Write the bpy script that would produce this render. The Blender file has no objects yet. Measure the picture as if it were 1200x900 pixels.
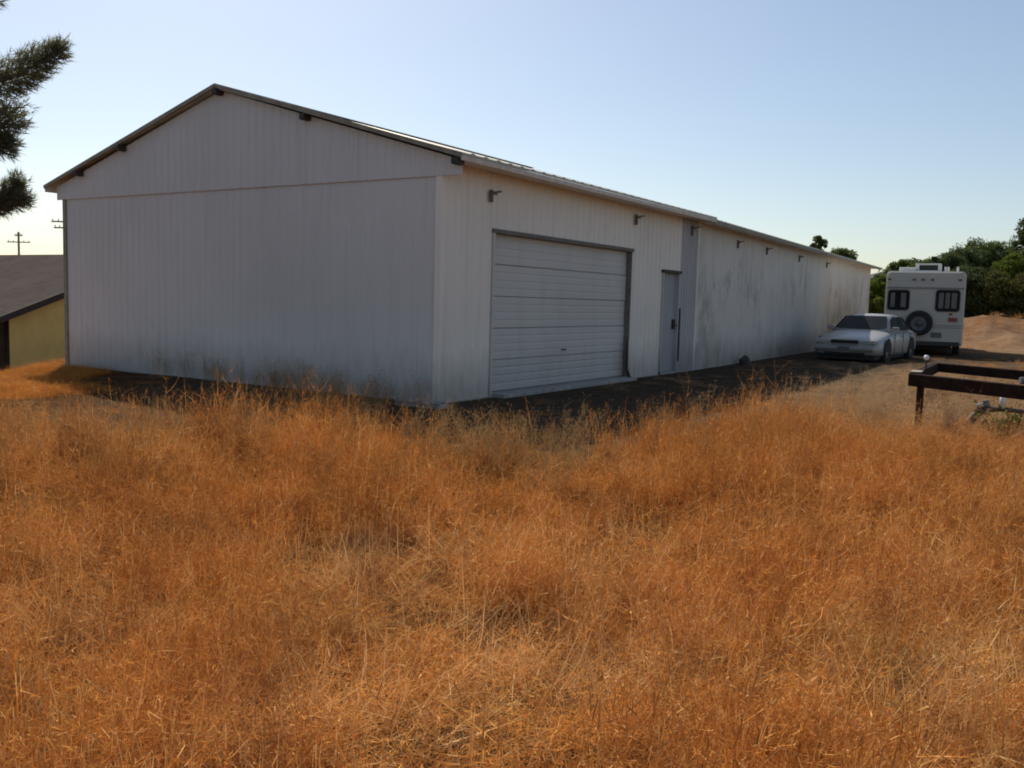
import bpy, bmesh, math, random
import numpy as np
from mathutils import Vector, Matrix, noise
random.seed(7); RNG = np.random.default_rng(11)
scene = bpy.context.scene
COL = scene.collection
R = math.radians

# ------------------------------------------------------------------ helpers
class MB:
    def __init__(s): s.v = []; s.f = []; s.m = []
    def quad(s, a, b, c, d, m=0):
        n = len(s.v); s.v += [tuple(a), tuple(b), tuple(c), tuple(d)]; s.f.append((n, n+1, n+2, n+3)); s.m.append(m)
    def poly(s, pts, m=0):
        n = len(s.v); s.v += [tuple(p) for p in pts]; s.f.append(tuple(range(n, n+len(pts)))); s.m.append(m)
    def box(s, x0, x1, y0, y1, z0, z1, m=0, M=None):
        n = len(s.v)
        p = [(x0,y0,z0),(x1,y0,z0),(x1,y1,z0),(x0,y1,z0),(x0,y0,z1),(x1,y0,z1),(x1,y1,z1),(x0,y1,z1)]
        if M is not None: p = [tuple(M @ Vector(q)) for q in p]
        s.v += p
        for q in ((0,3,2,1),(4,5,6,7),(0,1,5,4),(1,2,6,5),(2,3,7,6),(3,0,4,7)):
            s.f.append(tuple(n+i for i in q)); s.m.append(m)
    def beam(s, a, b, w, h, m=0, up=Vector((0,0,1))):
        a = Vector(a); b = Vector(b); d = (b-a).normalized()
        if abs(d.dot(up)) > .98: up = Vector((1,0,0))
        r = d.cross(up).normalized(); u = r.cross(d)
        n = len(s.v)
        for p in (a, b):
            for sx, sz in ((-1,-1),(1,-1),(1,1),(-1,1)):
                s.v.append(tuple(p + r*sx*w/2 + u*sz*h/2))
        for q in ((0,1,2,3),(4,7,6,5),(0,4,5,1),(1,5,6,2),(2,6,7,3),(3,7,4,0)):
            s.f.append(tuple(n+i for i in q)); s.m.append(m)
    def tube(s, pts, rad, seg=10, m=0, cap=True):
        pts = [Vector(p) for p in pts]
        if not hasattr(rad, '__len__'): rad = [rad]*len(pts)
        n = len(s.v); ref = None
        for i, p in enumerate(pts):
            d = (pts[min(i+1, len(pts)-1)] - pts[max(i-1, 0)]).normalized()
            if ref is None:
                ref = Vector((0,0,1)) if abs(d.z) < .9 else Vector((1,0,0))
            r = d.cross(ref).normalized(); u = r.cross(d); ref = u
            for k in range(seg):
                a = 2*math.pi*k/seg
                s.v.append(tuple(p + (r*math.cos(a)+u*math.sin(a))*rad[i]))
        for i in range(len(pts)-1):
            for k in range(seg):
                a = n+i*seg+k; b = n+i*seg+(k+1) % seg
                s.f.append((a, b, b+seg, a+seg)); s.m.append(m)
        if cap:
            s.f.append(tuple(n+k for k in reversed(range(seg)))); s.m.append(m)
            e = n+(len(pts)-1)*seg
            s.f.append(tuple(e+k for k in range(seg))); s.m.append(m)
    def lathe(s, prof, origin, axis, seg=28, m=0):
        """prof: (radius, along) closed loop"""
        o = Vector(origin); ax = Vector(axis).normalized()
        ref = Vector((0,0,1)) if abs(ax.z) < .9 else Vector((1,0,0))
        r = ax.cross(ref).normalized(); u = r.cross(ax); n = len(s.v); P = len(prof)
        for k in range(seg):
            a = 2*math.pi*k/seg; d = r*math.cos(a)+u*math.sin(a)
            for (q, t) in prof: s.v.append(tuple(o+d*q+ax*t))
        for k in range(seg):
            for i in range(P-1):
                a = n+k*P+i; b = n+((k+1) % seg)*P+i
                s.f.append((a, a+1, b+1, b)); s.m.append(m)
    def build(s, name, mats, parent=None, M=None, smooth=False, bevel=0, merge=False):
        me = bpy.data.meshes.new(name)
        v = s.v if M is None else [tuple(M @ Vector(p)) for p in s.v]
        me.from_pydata(v, [], s.f)
        if not isinstance(mats, (list, tuple)): mats = [mats]
        for q in mats: me.materials.append(q)
        me.polygons.foreach_set('material_index', s.m)
        bm = bmesh.new(); bm.from_mesh(me)
        if merge: bmesh.ops.remove_doubles(bm, verts=bm.verts, dist=1e-5)
        bmesh.ops.recalc_face_normals(bm, faces=bm.faces)
        bm.to_mesh(me); bm.free()
        if smooth:
            for p in me.polygons: p.use_smooth = True
        o = bpy.data.objects.new(name, me); COL.objects.link(o)
        if parent is not None: o.parent = parent
        if bevel:
            b = o.modifiers.new('bevel', 'BEVEL'); b.width = bevel; b.segments = 2; b.limit_method = 'ANGLE'
        return o

def tag(o, label=None, cat=None, group=None, kind=None):
    if label: o['label'] = label
    if cat: o['category'] = cat
    if group: o['group'] = group
    if kind: o['kind'] = kind
    return o
def empty(name, loc, label, cat, group=None, rz=0):
    o = bpy.data.objects.new(name, None); COL.objects.link(o)
    o.location = loc; o.rotation_euler = (0, 0, rz); o.empty_display_size = .2
    return tag(o, label, cat, group)

# ------------------------------------------------------------------ materials
class NT:
    def __init__(s, name):
        s.m = bpy.data.materials.new(name); s.m.use_nodes = True
        s.t = s.m.node_tree; s.b = s.t.nodes['Principled BSDF']; s.out = s.t.nodes['Material Output']
    def n(s, ty, **k):
        o = s.t.nodes.new(ty)
        for a, b in k.items(): setattr(o, a, b)
        return o
    def l(s, a, b): s.t.links.new(a, b)
    def coord(s, kind='Object', scale=(1,1,1)):
        c = s.n('ShaderNodeTexCoord'); m = s.n('ShaderNodeMapping'); m.inputs['Scale'].default_value = scale
        s.l(c.outputs[kind], m.inputs[0]); return m.outputs[0]
    def pos(s, scale=(1,1,1)):
        c = s.n('ShaderNodeNewGeometry'); m = s.n('ShaderNodeMapping'); m.inputs['Scale'].default_value = scale
        s.l(c.outputs['Position'], m.inputs[0]); return m.outputs[0]
    def noise(s, vec, scale=1, detail=4, rough=.6, dist=0):
        o = s.n('ShaderNodeTexNoise'); o.inputs['Scale'].default_value = scale; o.inputs['Detail'].default_value = detail
        o.inputs['Roughness'].default_value = rough; o.inputs['Distortion'].default_value = dist
        s.l(vec, o.inputs['Vector']); return o.outputs['Fac']
    def ramp(s, fac, stops):
        o = s.n('ShaderNodeValToRGB'); e = o.color_ramp.elements
        while len(e) < len(stops): e.new(.5)
        for i, (p, c) in enumerate(stops):
            e[i].position = p; e[i].color = (c, c, c, 1) if not hasattr(c, '__len__') else (*c, 1)
        s.l(fac, o.inputs[0]); return o.outputs[0]
    def mix(s, fac, a, b, mode='MIX'):
        o = s.n('ShaderNodeMix', data_type='RGBA', blend_type=mode)
        for i, v in ((0, fac), (6, a), (7, b)):
            if hasattr(v, 'links'): s.l(v, o.inputs[i])
            elif i == 0: o.inputs[0].default_value = v
            else: o.inputs[i].default_value = (*v, 1)
        return o.outputs[2]
    def math(s, op, a, b=None, clamp=False):
        o = s.n('ShaderNodeMath', operation=op); o.use_clamp = clamp
        for i, v in ((0, a), (1, b)):
            if v is None: continue
            if hasattr(v, 'links'): s.l(v, o.inputs[i])
            else: o.inputs[i].default_value = v
        return o.outputs[0]
    def sep(s, v):
        o = s.n('ShaderNodeSeparateXYZ'); s.l(v, o.inputs[0]); return o.outputs
    def bump(s, h, strength=.3, dist=.01):
        o = s.n('ShaderNodeBump'); o.inputs['Strength'].default_value = strength; o.inputs['Distance'].default_value = dist
        s.l(h, o.inputs['Height']); s.l(o.outputs[0], s.b.inputs['Normal'])
    def set(s, col=None, rough=.6, metal=0, spec=None):
        if col is not None:
            if hasattr(col, 'links'): s.l(col, s.b.inputs['Base Color'])
            else: s.b.inputs['Base Color'].default_value = (*col, 1)
        if hasattr(rough, 'links'): s.l(rough, s.b.inputs['Roughness'])
        else: s.b.inputs['Roughness'].default_value = rough
        s.b.inputs['Metallic'].default_value = metal
        if spec is not None: s.b.inputs['Specular IOR Level'].default_value = spec
        return s.m

def simple(name, c, rough=.6, metal=0, var=.25, scale=6, spec=None, bump=0):
    n = NT(name); f = n.noise(n.coord(), scale, 6, .65)
    a = tuple(x*(1-var) for x in c); b = tuple(min(1, x*(1+var)) for x in c)
    col = n.mix(n.ramp(f, [(.3, 0.), (.7, 1.)]), a, b)
    if bump: n.bump(n.noise(n.coord(), scale*8, 4), bump, .01)
    return n.set(col, rough, metal, spec)

def wall_mat(name, base, dirt, stain=0., streak=(14, 14, .5), low=.5):
    n = NT(name); p = n.pos()
    big = n.noise(p, .5, 4, .55)
    col = n.mix(n.ramp(big, [(.35, 0.), (.7, 1.)]), base, tuple(x*.9 for x in base))
    st = n.noise(n.pos(streak), 1, 5, .6)
    col = n.mix(n.math('MULTIPLY', n.ramp(st, [(.5, 0.), (.8, 1.)]), .35), col, dirt)
    z = n.sep(p)[2]
    wob = n.math('MULTIPLY', n.noise(n.pos((6, 6, 2)), 1, 4), .7)
    zz = n.math('SUBTRACT', z, wob)
    splash = n.math('SUBTRACT', 1., n.math('MULTIPLY', n.math('ADD', zz, .25), 1.6), True)
    col = n.mix(n.math('MULTIPLY', splash, low), col, (.19, .165, .13))
    if stain:
        s1 = n.noise(n.pos((1.2, 1.2, .6)), 1, 7, .78, .5)
        s2 = n.noise(n.pos((.35, .35, .5)), 1, 2, .5)
        f = n.math('MULTIPLY', n.ramp(s1, [(.47, 0.), (.6, 1.)]), n.ramp(s2, [(.38, .1), (.55, 1.)]))
        zf = n.ramp(n.math('DIVIDE', z, 3.4), [(0, .9), (.6, 1.), (.85, .25)])
        col = n.mix(n.math('MULTIPLY', n.math('MULTIPLY', f, zf), stain), col, (.13, .135, .13))
    n.bump(n.noise(n.pos(), 5, 3), .15, .02)
    return n.set(col, .55, 0, .35)

M = {}
M['sheet'] = wall_mat('painted_sheet_metal', (.66, .635, .61), (.42, .40, .38))
M['side'] = wall_mat('cream_sheet_metal', (.86, .79, .70), (.48, .43, .38))
M['strip'] = wall_mat('grey_sheet_metal', (.49, .48, .475), (.3, .3, .3))
M['plaster'] = wall_mat('stained_render', (.66, .61, .55), (.45, .43, .40), .55, (9, 9, .4), .6)
M['garage'] = wall_mat('garage_paint', (.60, .575, .535), (.40, .38, .36), 0, (4, 4, .8), .3)
M['door'] = wall_mat('entry_door_paint', (.37, .37, .385), (.25, .25, .26), 0, (12, 12, .6), .3)
M['roof'] = simple('weathered_galvanised', (.36, .33, .27), .45, .3, .25, 3)
M['rake'] = simple('faded_trim', (.26, .235, .17), .7, 0, .3, 5)
M['fascia'] = simple('cream_fascia', (.62, .53, .44), .7, 0, .2, 5)
M['dark'] = simple('dark_rusty_steel', (.05, .042, .036), .7, .2, .4, 14)
M['bracket'] = simple('grey_brown_steel', (.14, .12, .105), .8, 0, .3, 12)
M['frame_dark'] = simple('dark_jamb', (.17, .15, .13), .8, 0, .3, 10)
M['concrete'] = simple('old_concrete', (.33, .31, .28), .9, 0, .25, 6, bump=.4)
M['bark'] = simple('bark', (.11, .085, .065), .95, 0, .4, 9, bump=.7)
M['wood'] = simple('dark_weathered_wood', (.024, .015, .012), .95, 0, .45, 7, bump=.5, spec=.08)
M['sunlit_top'] = simple('sunlit_wood', (.30, .25, .20), .9, 0, .35, 12, bump=.4)  # pale colour painted for the sunlit beam top
M['white'] = simple('white_plastic', (.78, .77, .72), .4, 0, .06)
M['pipe'] = simple('rusted_pipe', (.075, .058, .05), .75, .2, .5, 15, bump=.4)
M['grey'] = simple('grey_metal', (.13, .13, .135), .55, .3, .2)
M['black'] = simple('black_rubber', (.022, .021, .02), .85, 0, .25, 12)
M['chrome'] = simple('dull_chrome', (.45, .45, .45), .35, .8, .1)
M['glassdark'] = simple('dark_window_glass', (.012, .015, .018), .35, 0, .2, 2, spec=.05)
M['red'] = simple('red_lens', (.22, .015, .02), .25, 0, .1)
M['amber'] = simple('dark_amber_lens', (.13, .045, .02), .3, 0, .1)
M['stripe'] = simple('grey_stripe', (.25, .235, .24), .5, 0, .1)
M['rvbody'] = simple('aged_white_fibreglass', (.50, .455, .385), .45, 0, .07, 1.5, spec=.4)
M['curtain'] = simple('beige_curtain', (.17, .15, .13), .9, 0, .2, 5)
M['yellow'] = simple('ochre_stucco', (.74, .50, .17), .9, 0, .12, 1.5, bump=.3)
M['brownwall'] = simple('dark_brown_side', (.07, .042, .028), .85, 0, .25, 4)
M['fasciadark'] = simple('dark_brown_fascia', (.045, .03, .025), .8, 0, .2, 5)
M['polewood'] = simple('pole_wood', (.28, .25, .22), .9)
M['rock'] = simple('dark_rock', (.06, .05, .045), .9, 0, .4, 8, bump=.5)
# car paint
n = NT('pale_silver_car_paint'); dust = n.noise(n.coord(), 3, 5)
n.b.inputs['Coat Weight'].default_value = .2; n.b.inputs['Coat Roughness'].default_value = .12
M['paint'] = n.set(n.mix(n.ramp(dust, [(.4, 0.), (.8, .35)]), (.31, .305, .29), (.26, .235, .2)), .4, .15)
# shingles
n = NT('brown_shingles'); v = n.coord()
br = n.n('ShaderNodeTexBrick'); br.inputs['Scale'].default_value = 1; br.inputs['Brick Width'].default_value = .35; br.inputs['Row Height'].default_value = .16
br.inputs['Mortar Size'].default_value = .008; br.inputs['Color1'].default_value = (.105, .085, .075, 1); br.inputs['Color2'].default_value = (.08, .065, .058, 1); br.inputs['Mortar'].default_value = (.06, .05, .045, 1)
mp = n.n('ShaderNodeMapping'); mp.inputs['Rotation'].default_value = (0, 0, R(90)); n.l(v, mp.inputs[0]); n.l(mp.outputs[0], br.inputs['Vector'])
M['shingle'] = n.set(spec=0, col=n.mix(n.ramp(n.noise(v, .8, 5), [(.3, 0.), (.7, .5)]), br.outputs['Color'], (.12, .10, .088)), rough=.95)

def foliage(name, dark, light, trans=.3, scale=.9):
    n = NT(name)
    f = n.noise(n.pos(), scale, 3, .6)
    isl = n.n('ShaderNodeNewGeometry').outputs['Random Per Island']
    k = n.math('ADD', n.math('MULTIPLY', n.ramp(f, [(.35, 0.), (.68, 1.)]), .6), n.math('MULTIPLY', isl, .4))
    col = n.mix(k, dark, light)
    d = n.n('ShaderNodeBsdfDiffuse'); t = n.n('ShaderNodeBsdfTranslucent'); mx = n.n('ShaderNodeMixShader')
    mx.inputs[0].default_value = trans
    n.l(col, d.inputs[0]); n.l(col, t.inputs[0]); n.l(d.outputs[0], mx.inputs[1]); n.l(t.outputs[0], mx.inputs[2]); n.l(mx.outputs[0], n.out.inputs[0])
    n.t.nodes.remove(n.b)
    return n.m
M['leaf_dark'] = foliage('dark_tree_leaves', (.05, .065, .03), (.12, .15, .06), .35)
M['leaf_mid'] = foliage('mid_tree_leaves', (.065, .085, .03), (.17, .21, .07), .4)
M['leaf_lime'] = foliage('yellow_green_leaves', (.06, .085, .015), (.17, .21, .04), .4)
M['leaf_olive'] = foliage('olive_leaves', (.07, .07, .022), (.16, .15, .05), .35)
M['needle'] = foliage('conifer_needles', (.10, .105, .06), (.26, .25, .15), .5, 3)
M['greenweed'] = foliage('green_weed_leaves', (.09, .085, .025), (.20, .18, .06), .4, 4)

def straw(name, cols, trans=.22):
    """dry grass: colour drifts over metres of field, varies from plant to plant"""
    n = NT(name)
    g = n.noise(n.pos(), .45, 4, .65)
    fine = n.noise(n.pos(), 2.6, 3, .6)
    rnd = n.n('ShaderNodeObjectInfo').outputs['Random']
    isl = n.n('ShaderNodeNewGeometry').outputs['Random Per Island']
    k = n.math('ADD', n.math('MULTIPLY', n.ramp(g, [(.3, 0.), (.7, 1.)]), .42), n.math('MULTIPLY', n.ramp(fine, [(.3, 0.), (.7, 1.)]), .22))
    k = n.math('ADD', k, n.math('MULTIPLY', rnd, .16)); k = n.math('ADD', k, n.math('MULTIPLY', isl, .22))
    col = n.ramp(k, [(i/(len(cols)-1), c) for i, c in enumerate(cols)])
    ol = n.noise(n.pos(), .9, 5, .7, .6)                      # duller olive and rust patches where other species grow
    col = n.mix(n.ramp(ol, [(.52, 0.), (.66, .6)]), col, (.27, .19, .075))
    col = n.mix(n.ramp(n.noise(n.pos((1.3, 1.3, 1.3)), 1.7, 4, .7), [(.5, 0.), (.64, .7)]), col, (.24, .085, .035))
    xx = n.math('ADD', n.sep(n.pos())[0], n.math('MULTIPLY', g, 5.))      # thinner, bleached grass towards the track
    col = n.mix(n.ramp(n.math('DIVIDE', xx, 20.), [(.12, 0.), (.32, .75), (.9, .75), (1., .15)]), col, (.50, .36, .22))
    d = n.n('ShaderNodeBsdfDiffuse'); t = n.n('ShaderNodeBsdfTranslucent'); mx = n.n('ShaderNodeMixShader')
    mx.inputs[0].default_value = trans
    n.l(col, d.inputs[0]); n.l(col, t.inputs[0]); n.l(d.outputs[0], mx.inputs[1]); n.l(t.outputs[0], mx.inputs[2]); n.l(mx.outputs[0], n.out.inputs[0])
    n.t.nodes.remove(n.b)
    return n.m
M['fuzz'] = straw('orange_dry_grass', [(.12, .045, .014), (.35, .135, .03), (.60, .235, .05), (.72, .34, .09), (.66, .42, .19)])
M['stalk'] = straw('straw_stalks', [(.46, .19, .05), (.74, .38, .12), (.88, .56, .25), (.92, .74, .48)])
M['weed'] = straw('grey_dry_weeds', [(.20, .125, .055), (.40, .25, .11), (.50, .36, .18)], .3)

# ------------------------------------------------------------------ terrain
def sstep(a, b, x):
    t = np.clip((x-a)/(b-a), 0, 1); return t*t*(3-2*t)
def fbm(x, y, s, seed=0):
    # cheap smooth value noise, vectorised
    out = 0; amp = 1; tot = 0
    for o in range(3):
        X = x/s + 31.7*seed + 5*o; Y = y/s - 17.3*seed + 9*o
        xi = np.floor(X); yi = np.floor(Y); fx = X-xi; fy = Y-yi
        fx = fx*fx*(3-2*fx); fy = fy*fy*(3-2*fy)
        def h(i, j):
            v = np.sin(i*127.1+j*311.7+seed*74.7)*43758.5453; return v-np.floor(v)
        v = (h(xi,yi)*(1-fx)+h(xi+1,yi)*fx)*(1-fy)+(h(xi,yi+1)*(1-fx)+h(xi+1,yi+1)*fx)*fy
        out = out+amp*v; tot += amp; amp *= .5; s = s*.5
    return out/tot-.5
FIELD = [(-60, 16), (-9, 8.6), (-5.6, 4.5), (-4.9, .4), (-3.1, -1.4), (-3.0, -3.2), (-1.6, -4.2), (2, -4.3), (6, -4.0),
         (12, -4.1), (18, -5.2), (24, -9), (34, -16), (60, -40), (-60, -40)]
def in_poly(x, y, P):
    ins = np.zeros(np.shape(x), bool); n = len(P)
    for i in range(n):
        x0, y0 = P[i]; x1, y1 = P[(i+1) % n]
        c = ((y0 > y) != (y1 > y)) & (x < (x1-x0)*(y-y0)/((y1-y0) if y1 != y0 else 1e-9)+x0)
        ins ^= c
    return ins
def dist_poly(x, y, P):
    d = np.full(np.shape(x), 1e9)
    for i in range(len(P)):
        x0, y0 = P[i]; x1, y1 = P[(i+1) % len(P)]
        dx, dy = x1-x0, y1-y0; t = np.clip(((x-x0)*dx+(y-y0)*dy)/(dx*dx+dy*dy), 0, 1)
        d = np.minimum(d, np.hypot(x-x0-t*dx, y-y0-t*dy))
    return np.where(in_poly(x, y, P), d, -d)
def height(x, y):
    x = np.asarray(x, float); y = np.asarray(y, float)
    h = np.zeros(np.broadcast(x, y).shape)
    s = (x-.3)*(-.67)+(y-9.3)*.74
    h = h - 2.35*sstep(-.5, 5.5, s)
    h = h + 1.32*sstep(33, 58, x+.15*y)
    D = dist_poly(x, y, FIELD)
    fld = sstep(-.3, 2.5, D)*(1-sstep(14, 24, x))
    h = h - .12*fld + fld*(.26*fbm(x, y, 2.0, 1)+.12*fbm(x, y, .8, 2))
    h = h + .03*fbm(x, y, 1.1, 3)*(1-fld)*sstep(.3, 1.5, np.abs(np.where(y > 0, 5, y)))
    # reddish spoil heaps on the rise beyond the camper
    for (mx, my, a, sx, sy) in ((43.6, -3.0, .55, 2.4, .9), (38.4, -4.4, .45, 1.8, .8), (48.6, -2.0, .45, 2.6, 1.0), (47.9, -4.6, .6, 2.6, 1.2)):
        h = h + a*np.exp(-((x-mx)/sx)**2-((y-my)/sy)**2)*(1+1.9*fbm(x, y, 1.1, 5)+1.6*fbm(x, y, .5, 25))
    h = h + 2.*fbm(x, y, 60, 6)*sstep(80, 250, np.hypot(x, y))
    h = h + 46*np.exp(-((x-830)/260)**2-((y-40)/170)**2) + 20*np.exp(-((x-900)/200)**2-((y+160)/150)**2)
    return h
def axis(c0, c1, d, far):
    a = list(np.arange(c0, c1+1e-6, d)); st = d
    x = c1
    while x < far: st = min(st*1.13, 60); x += st; a.append(x)
    st = d; x = c0; b = []
    while x > -far: st = min(st*1.13, 60); x -= st; b.append(x)
    return np.array(b[::-1]+a)
def hz(x, y): return float(height(x, y))
gx = axis(-12, 26, .16, 1500); gy = axis(-14, 12, .16, 1500)
GX, GY = np.meshgrid(gx, gy, indexing='ij'); GZ = height(GX, GY)
nx, ny = GX.shape
me = bpy.data.meshes.new('ground')
me.vertices.add(nx*ny); me.vertices.foreach_set('co', np.stack([GX, GY, GZ], -1).reshape(-1))
I = np.arange(nx*ny).reshape(nx, ny)
F = np.stack([I[:-1,:-1], I[1:,:-1], I[1:,1:], I[:-1,1:]], -1).reshape(-1, 4)
me.loops.add(F.size); me.loops.foreach_set('vertex_index', F.reshape(-1)); me.polygons.add(len(F))
me.polygons.foreach_set('loop_start', np.arange(len(F))*4); me.polygons.foreach_set('loop_total', np.full(len(F), 4))
me.polygons.foreach_set('use_smooth', np.ones(len(F), bool))
me.update(); me.validate()
att = me.attributes.new('field', 'FLOAT', 'POINT')
Dg = dist_poly(GX, GY, FIELD)+1.2*fbm(GX, GY, 1.5, 8)
att.data.foreach_set('value', np.maximum(sstep(-.4, .9, Dg), 1-sstep(3, 14, GX)).reshape(-1))
att = me.attributes.new('shaded_yard', 'FLOAT', 'POINT')     # ground round the building, colour darkened to deepen its shade
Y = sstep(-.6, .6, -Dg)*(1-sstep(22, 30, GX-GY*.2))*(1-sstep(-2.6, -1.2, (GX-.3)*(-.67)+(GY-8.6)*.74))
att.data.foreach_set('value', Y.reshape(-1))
ground = bpy.data.objects.new('ground', me); COL.objects.link(ground); tag(ground, kind='structure')
n = NT('ground_soil')
def attr(a):
    o = n.n('ShaderNodeAttribute', attribute_name=a); return o.outputs['Fac']
p = n.pos(); nf = n.noise(p, 9, 8, .7); nb = n.noise(p, .35, 5, .6); nm = n.noise(p, 1.6, 6, .65)
sand = n.mix(n.ramp(nb, [(.35, 0.), (.65, 1.)]), (.31, .205, .125), (.23, .15, .09))
sand = n.mix(n.ramp(nm, [(.45, 0.), (.7, .7)]), sand, (.20, .10, .05))
soil = n.mix(n.ramp(nf, [(.35, 0.), (.65, 1.)]), (.05, .028, .015), (.13, .07, .033))
soil = n.mix(n.ramp(nm, [(.42, 0.), (.7, .8)]), soil, (.19, .10, .05))
shaded_yard = n.mix(n.ramp(nf, [(.3, 0.), (.75, 1.)]), (.055, .042, .03), (.15, .112, .078))  # building's shade mixed into these dark dirt tones
shaded_yard = n.mix(n.ramp(nm, [(.5, 0.), (.75, .6)]), shaded_yard, (.19, .125, .07))
col = n.mix(attr('field'), sand, soil); col = n.mix(attr('shaded_yard'), col, shaded_yard)
xs = n.sep(p)
red = n.math('MULTIPLY', n.ramp(n.math('DIVIDE', xs[0], 100.), [(.36, 0.), (.42, 1.), (.62, 1.), (.7, .3)]), n.ramp(nm, [(.35, .3), (.6, 1.)]))
col = n.mix(n.math('MULTIPLY', red, .8), col, (.17, .085, .045))
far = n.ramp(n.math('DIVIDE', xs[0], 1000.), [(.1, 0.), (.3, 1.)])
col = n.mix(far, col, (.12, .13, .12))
n.bump(n.math('ADD', n.math('MULTIPLY', nf, 1.6), n.noise(p, 40, 4)), 1., .05)
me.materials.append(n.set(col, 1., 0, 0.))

# ------------------------------------------------------------------ warehouse
W = 8.59; ZS = 3.03; ZE = 3.24; ZR = 4.58; OY = .39; OX = .12; L1 = 9.15
D0, D1, DT = 1.22, 5.87, 2.41; M0, M1, MT = 7.33, 8.19, 2.1
wh = empty('metal_warehouse', (0, 0, 0), 'long low white ribbed metal warehouse with gable end, big garage door and stained far wall', 'warehouse')

def ribs(a, b, pitch, depth, flat=.55):
    """plan profile of ribbed sheet from a to b: list of (u, offset)"""
    out = []; u = a
    while u < b-1e-6:
        for t, o in ((0, 0), (flat, 0), (flat+.12, depth), (flat+.3, depth), (flat+.42, 0)):
            q = u+t*pitch
            if q < b: out.append((q, o))
        u += pitch
    out.append((b, 0)); return out
def rib_panel(mb, P, N, a, b, zb, zt, pitch=.2, depth=.022, mi=0):
    """P(u) base point in plan, N outward; zb, zt callables or numbers"""
    fb = zb if callable(zb) else (lambda u: zb); ft = zt if callable(zt) else (lambda u: zt)
    pr = ribs(a, b, pitch, depth)
    for (u0, o0), (u1, o1) in zip(pr[:-1], pr[1:]):
        if u1-u0 < 1e-6: continue
        p0 = P(u0)+N*o0; p1 = P(u1)+N*o1
        mb.quad((p0.x, p0.y, fb(u0)), (p1.x, p1.y, fb(u1)), (p1.x, p1.y, ft(u1)), (p0.x, p0.y, ft(u0)), mi)
X = Vector((1,0,0)); Yv = Vector((0,1,0))
# gable end, lower sheet
g = MB(); rib_panel(g, lambda u: Vector((0, u, 0)), -X, .02, W-.02, -.25, ZS+.02, .17, .007)
g.build('gable_wall', M['sheet'], wh, merge=True)
# upper gable sheet, reaching out under the eaves
def rake_z(y): return ZE+(ZR-ZE)*(1-abs(y-W/2)/(W/2+OY))-.04
g = MB(); rib_panel(g, lambda u: Vector((-.026, u, 0)), -X, -OY+.03, W/2, ZS, rake_z, .17, .007)
rib_panel(g, lambda u: Vector((-.026, u, 0)), -X, W/2, W+OY-.2, ZS, rake_z, .17, .007)
g.box(-.026, .0, -OY+.03, W+OY-.2, ZS-.006, ZS)      # folded lower lip
g.build('gable_panel', M['sheet'], wh, merge=True)
# side wall with openings
s = MB(); P = lambda u: Vector((u, 0, 0)); N = -Yv
for a, b, zb in ((.05, D0, -.25), (D0, D1, DT), (D1, M0, -.25), (M0, M1, MT), (M1, 8.27, -.25)):
    rib_panel(s, P, N, a, b, zb, ZE, .2, .022)
s.build('side_wall', M['side'], wh, merge=True)
s = MB(); rib_panel(s, P, N, 8.27, 9.12, -.25, ZE, .14, .03)
s.build('side_panel', M['strip'], wh, merge=True)
# corner trims
c = MB(); c.box(-.02, .06, -.034, .0, -.25, ZS); c.box(-.02, .0, .0, .07, -.25, ZS)
c.build('corner_trim', M['side'], wh, bevel=.004)
c = MB(); c.box(-.03, .03, W-.07, W+.02, -.25, ZS); c.build('corner_trim', M['rake'], wh, bevel=.004)
# rear and back walls (seen from other positions)
b = MB(); rib_panel(b, lambda u: Vector((u, W, 0)), Yv, 0, 9.12, -1.2, ZE, .2, .022); b.build('back_wall', M['sheet'], wh, merge=True)
f = MB(); f.box(-.03, 9.1, -.03, 0.0, -.4, .015); f.box(-.02, 0, 0, W, -.5, .02)
f.build('foundation', M['concrete'], wh)
# roof of the near section
def roof(mb, x0, x1, oy, zE, zR, w, th=.03):
    for sgn in (0, 1):
        ye, yr = (-oy, w/2) if sgn == 0 else (w+oy, w/2)
        pr = ribs(x0, x1, .3, .014, .6)
        for (u0, o0), (u1, o1) in zip(pr[:-1], pr[1:]):
            if u1-u0 < 1e-6: continue
            mb.quad((u0, ye, zE+o0), (u1, ye, zE+o1), (u1, yr, zR+o1), (u0, yr, zR+o0))
            mb.quad((u0, ye, zE-th), (u1, ye, zE-th), (u1, yr, zR-th), (u0, yr, zR-th))
            mb.quad((u0, ye, zE-th), (u1, ye, zE-th), (u1, ye, zE+o1), (u0, ye, zE+o0))
        for u in (x0, x1):
            mb.quad((u, ye, zE-th), (u, yr, zR-th), (u, yr, zR), (u, ye, zE))
r = MB(); roof(r, -OX, L1, OY+.03, ZE+.05, ZR-.005, W)
rf = r.build('roof', M['roof'], wh, merge=True)
r = MB(); r.beam((-OX+.03, W/2, ZR+.012), (L1, W/2, ZR+.012), .2, .012); r.build('ridge_cap', M['roof'], rf)
# rake trims and eave fascias
for sgn in (0, 1):
    ye = -OY-.02 if sgn == 0 else W+OY+.02
    r = MB(); r.beam((-OX-.015, ye, ZE+.015), (-OX-.015, W/2, ZR+.015), .035, .06); r.build('rake_trim', M['rake'], wh)
r = MB(); r.box(-OX, L1, -OY-.03, -OY-.005, ZE-.05, ZE+.018); r.build('eave_fascia', M['fascia'], wh, bevel=.004)
r = MB(); r.box(-.04, L1, -OY-.004, -.024, ZE-.012, ZE-.002); r.build('soffit', M['side'], wh)
r = MB(); r.box(-OX, L1, W+OY+.005, W+OY+.03, ZE-.07, ZE+.025); r.build('eave_fascia', M['fascia'], wh)
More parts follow.
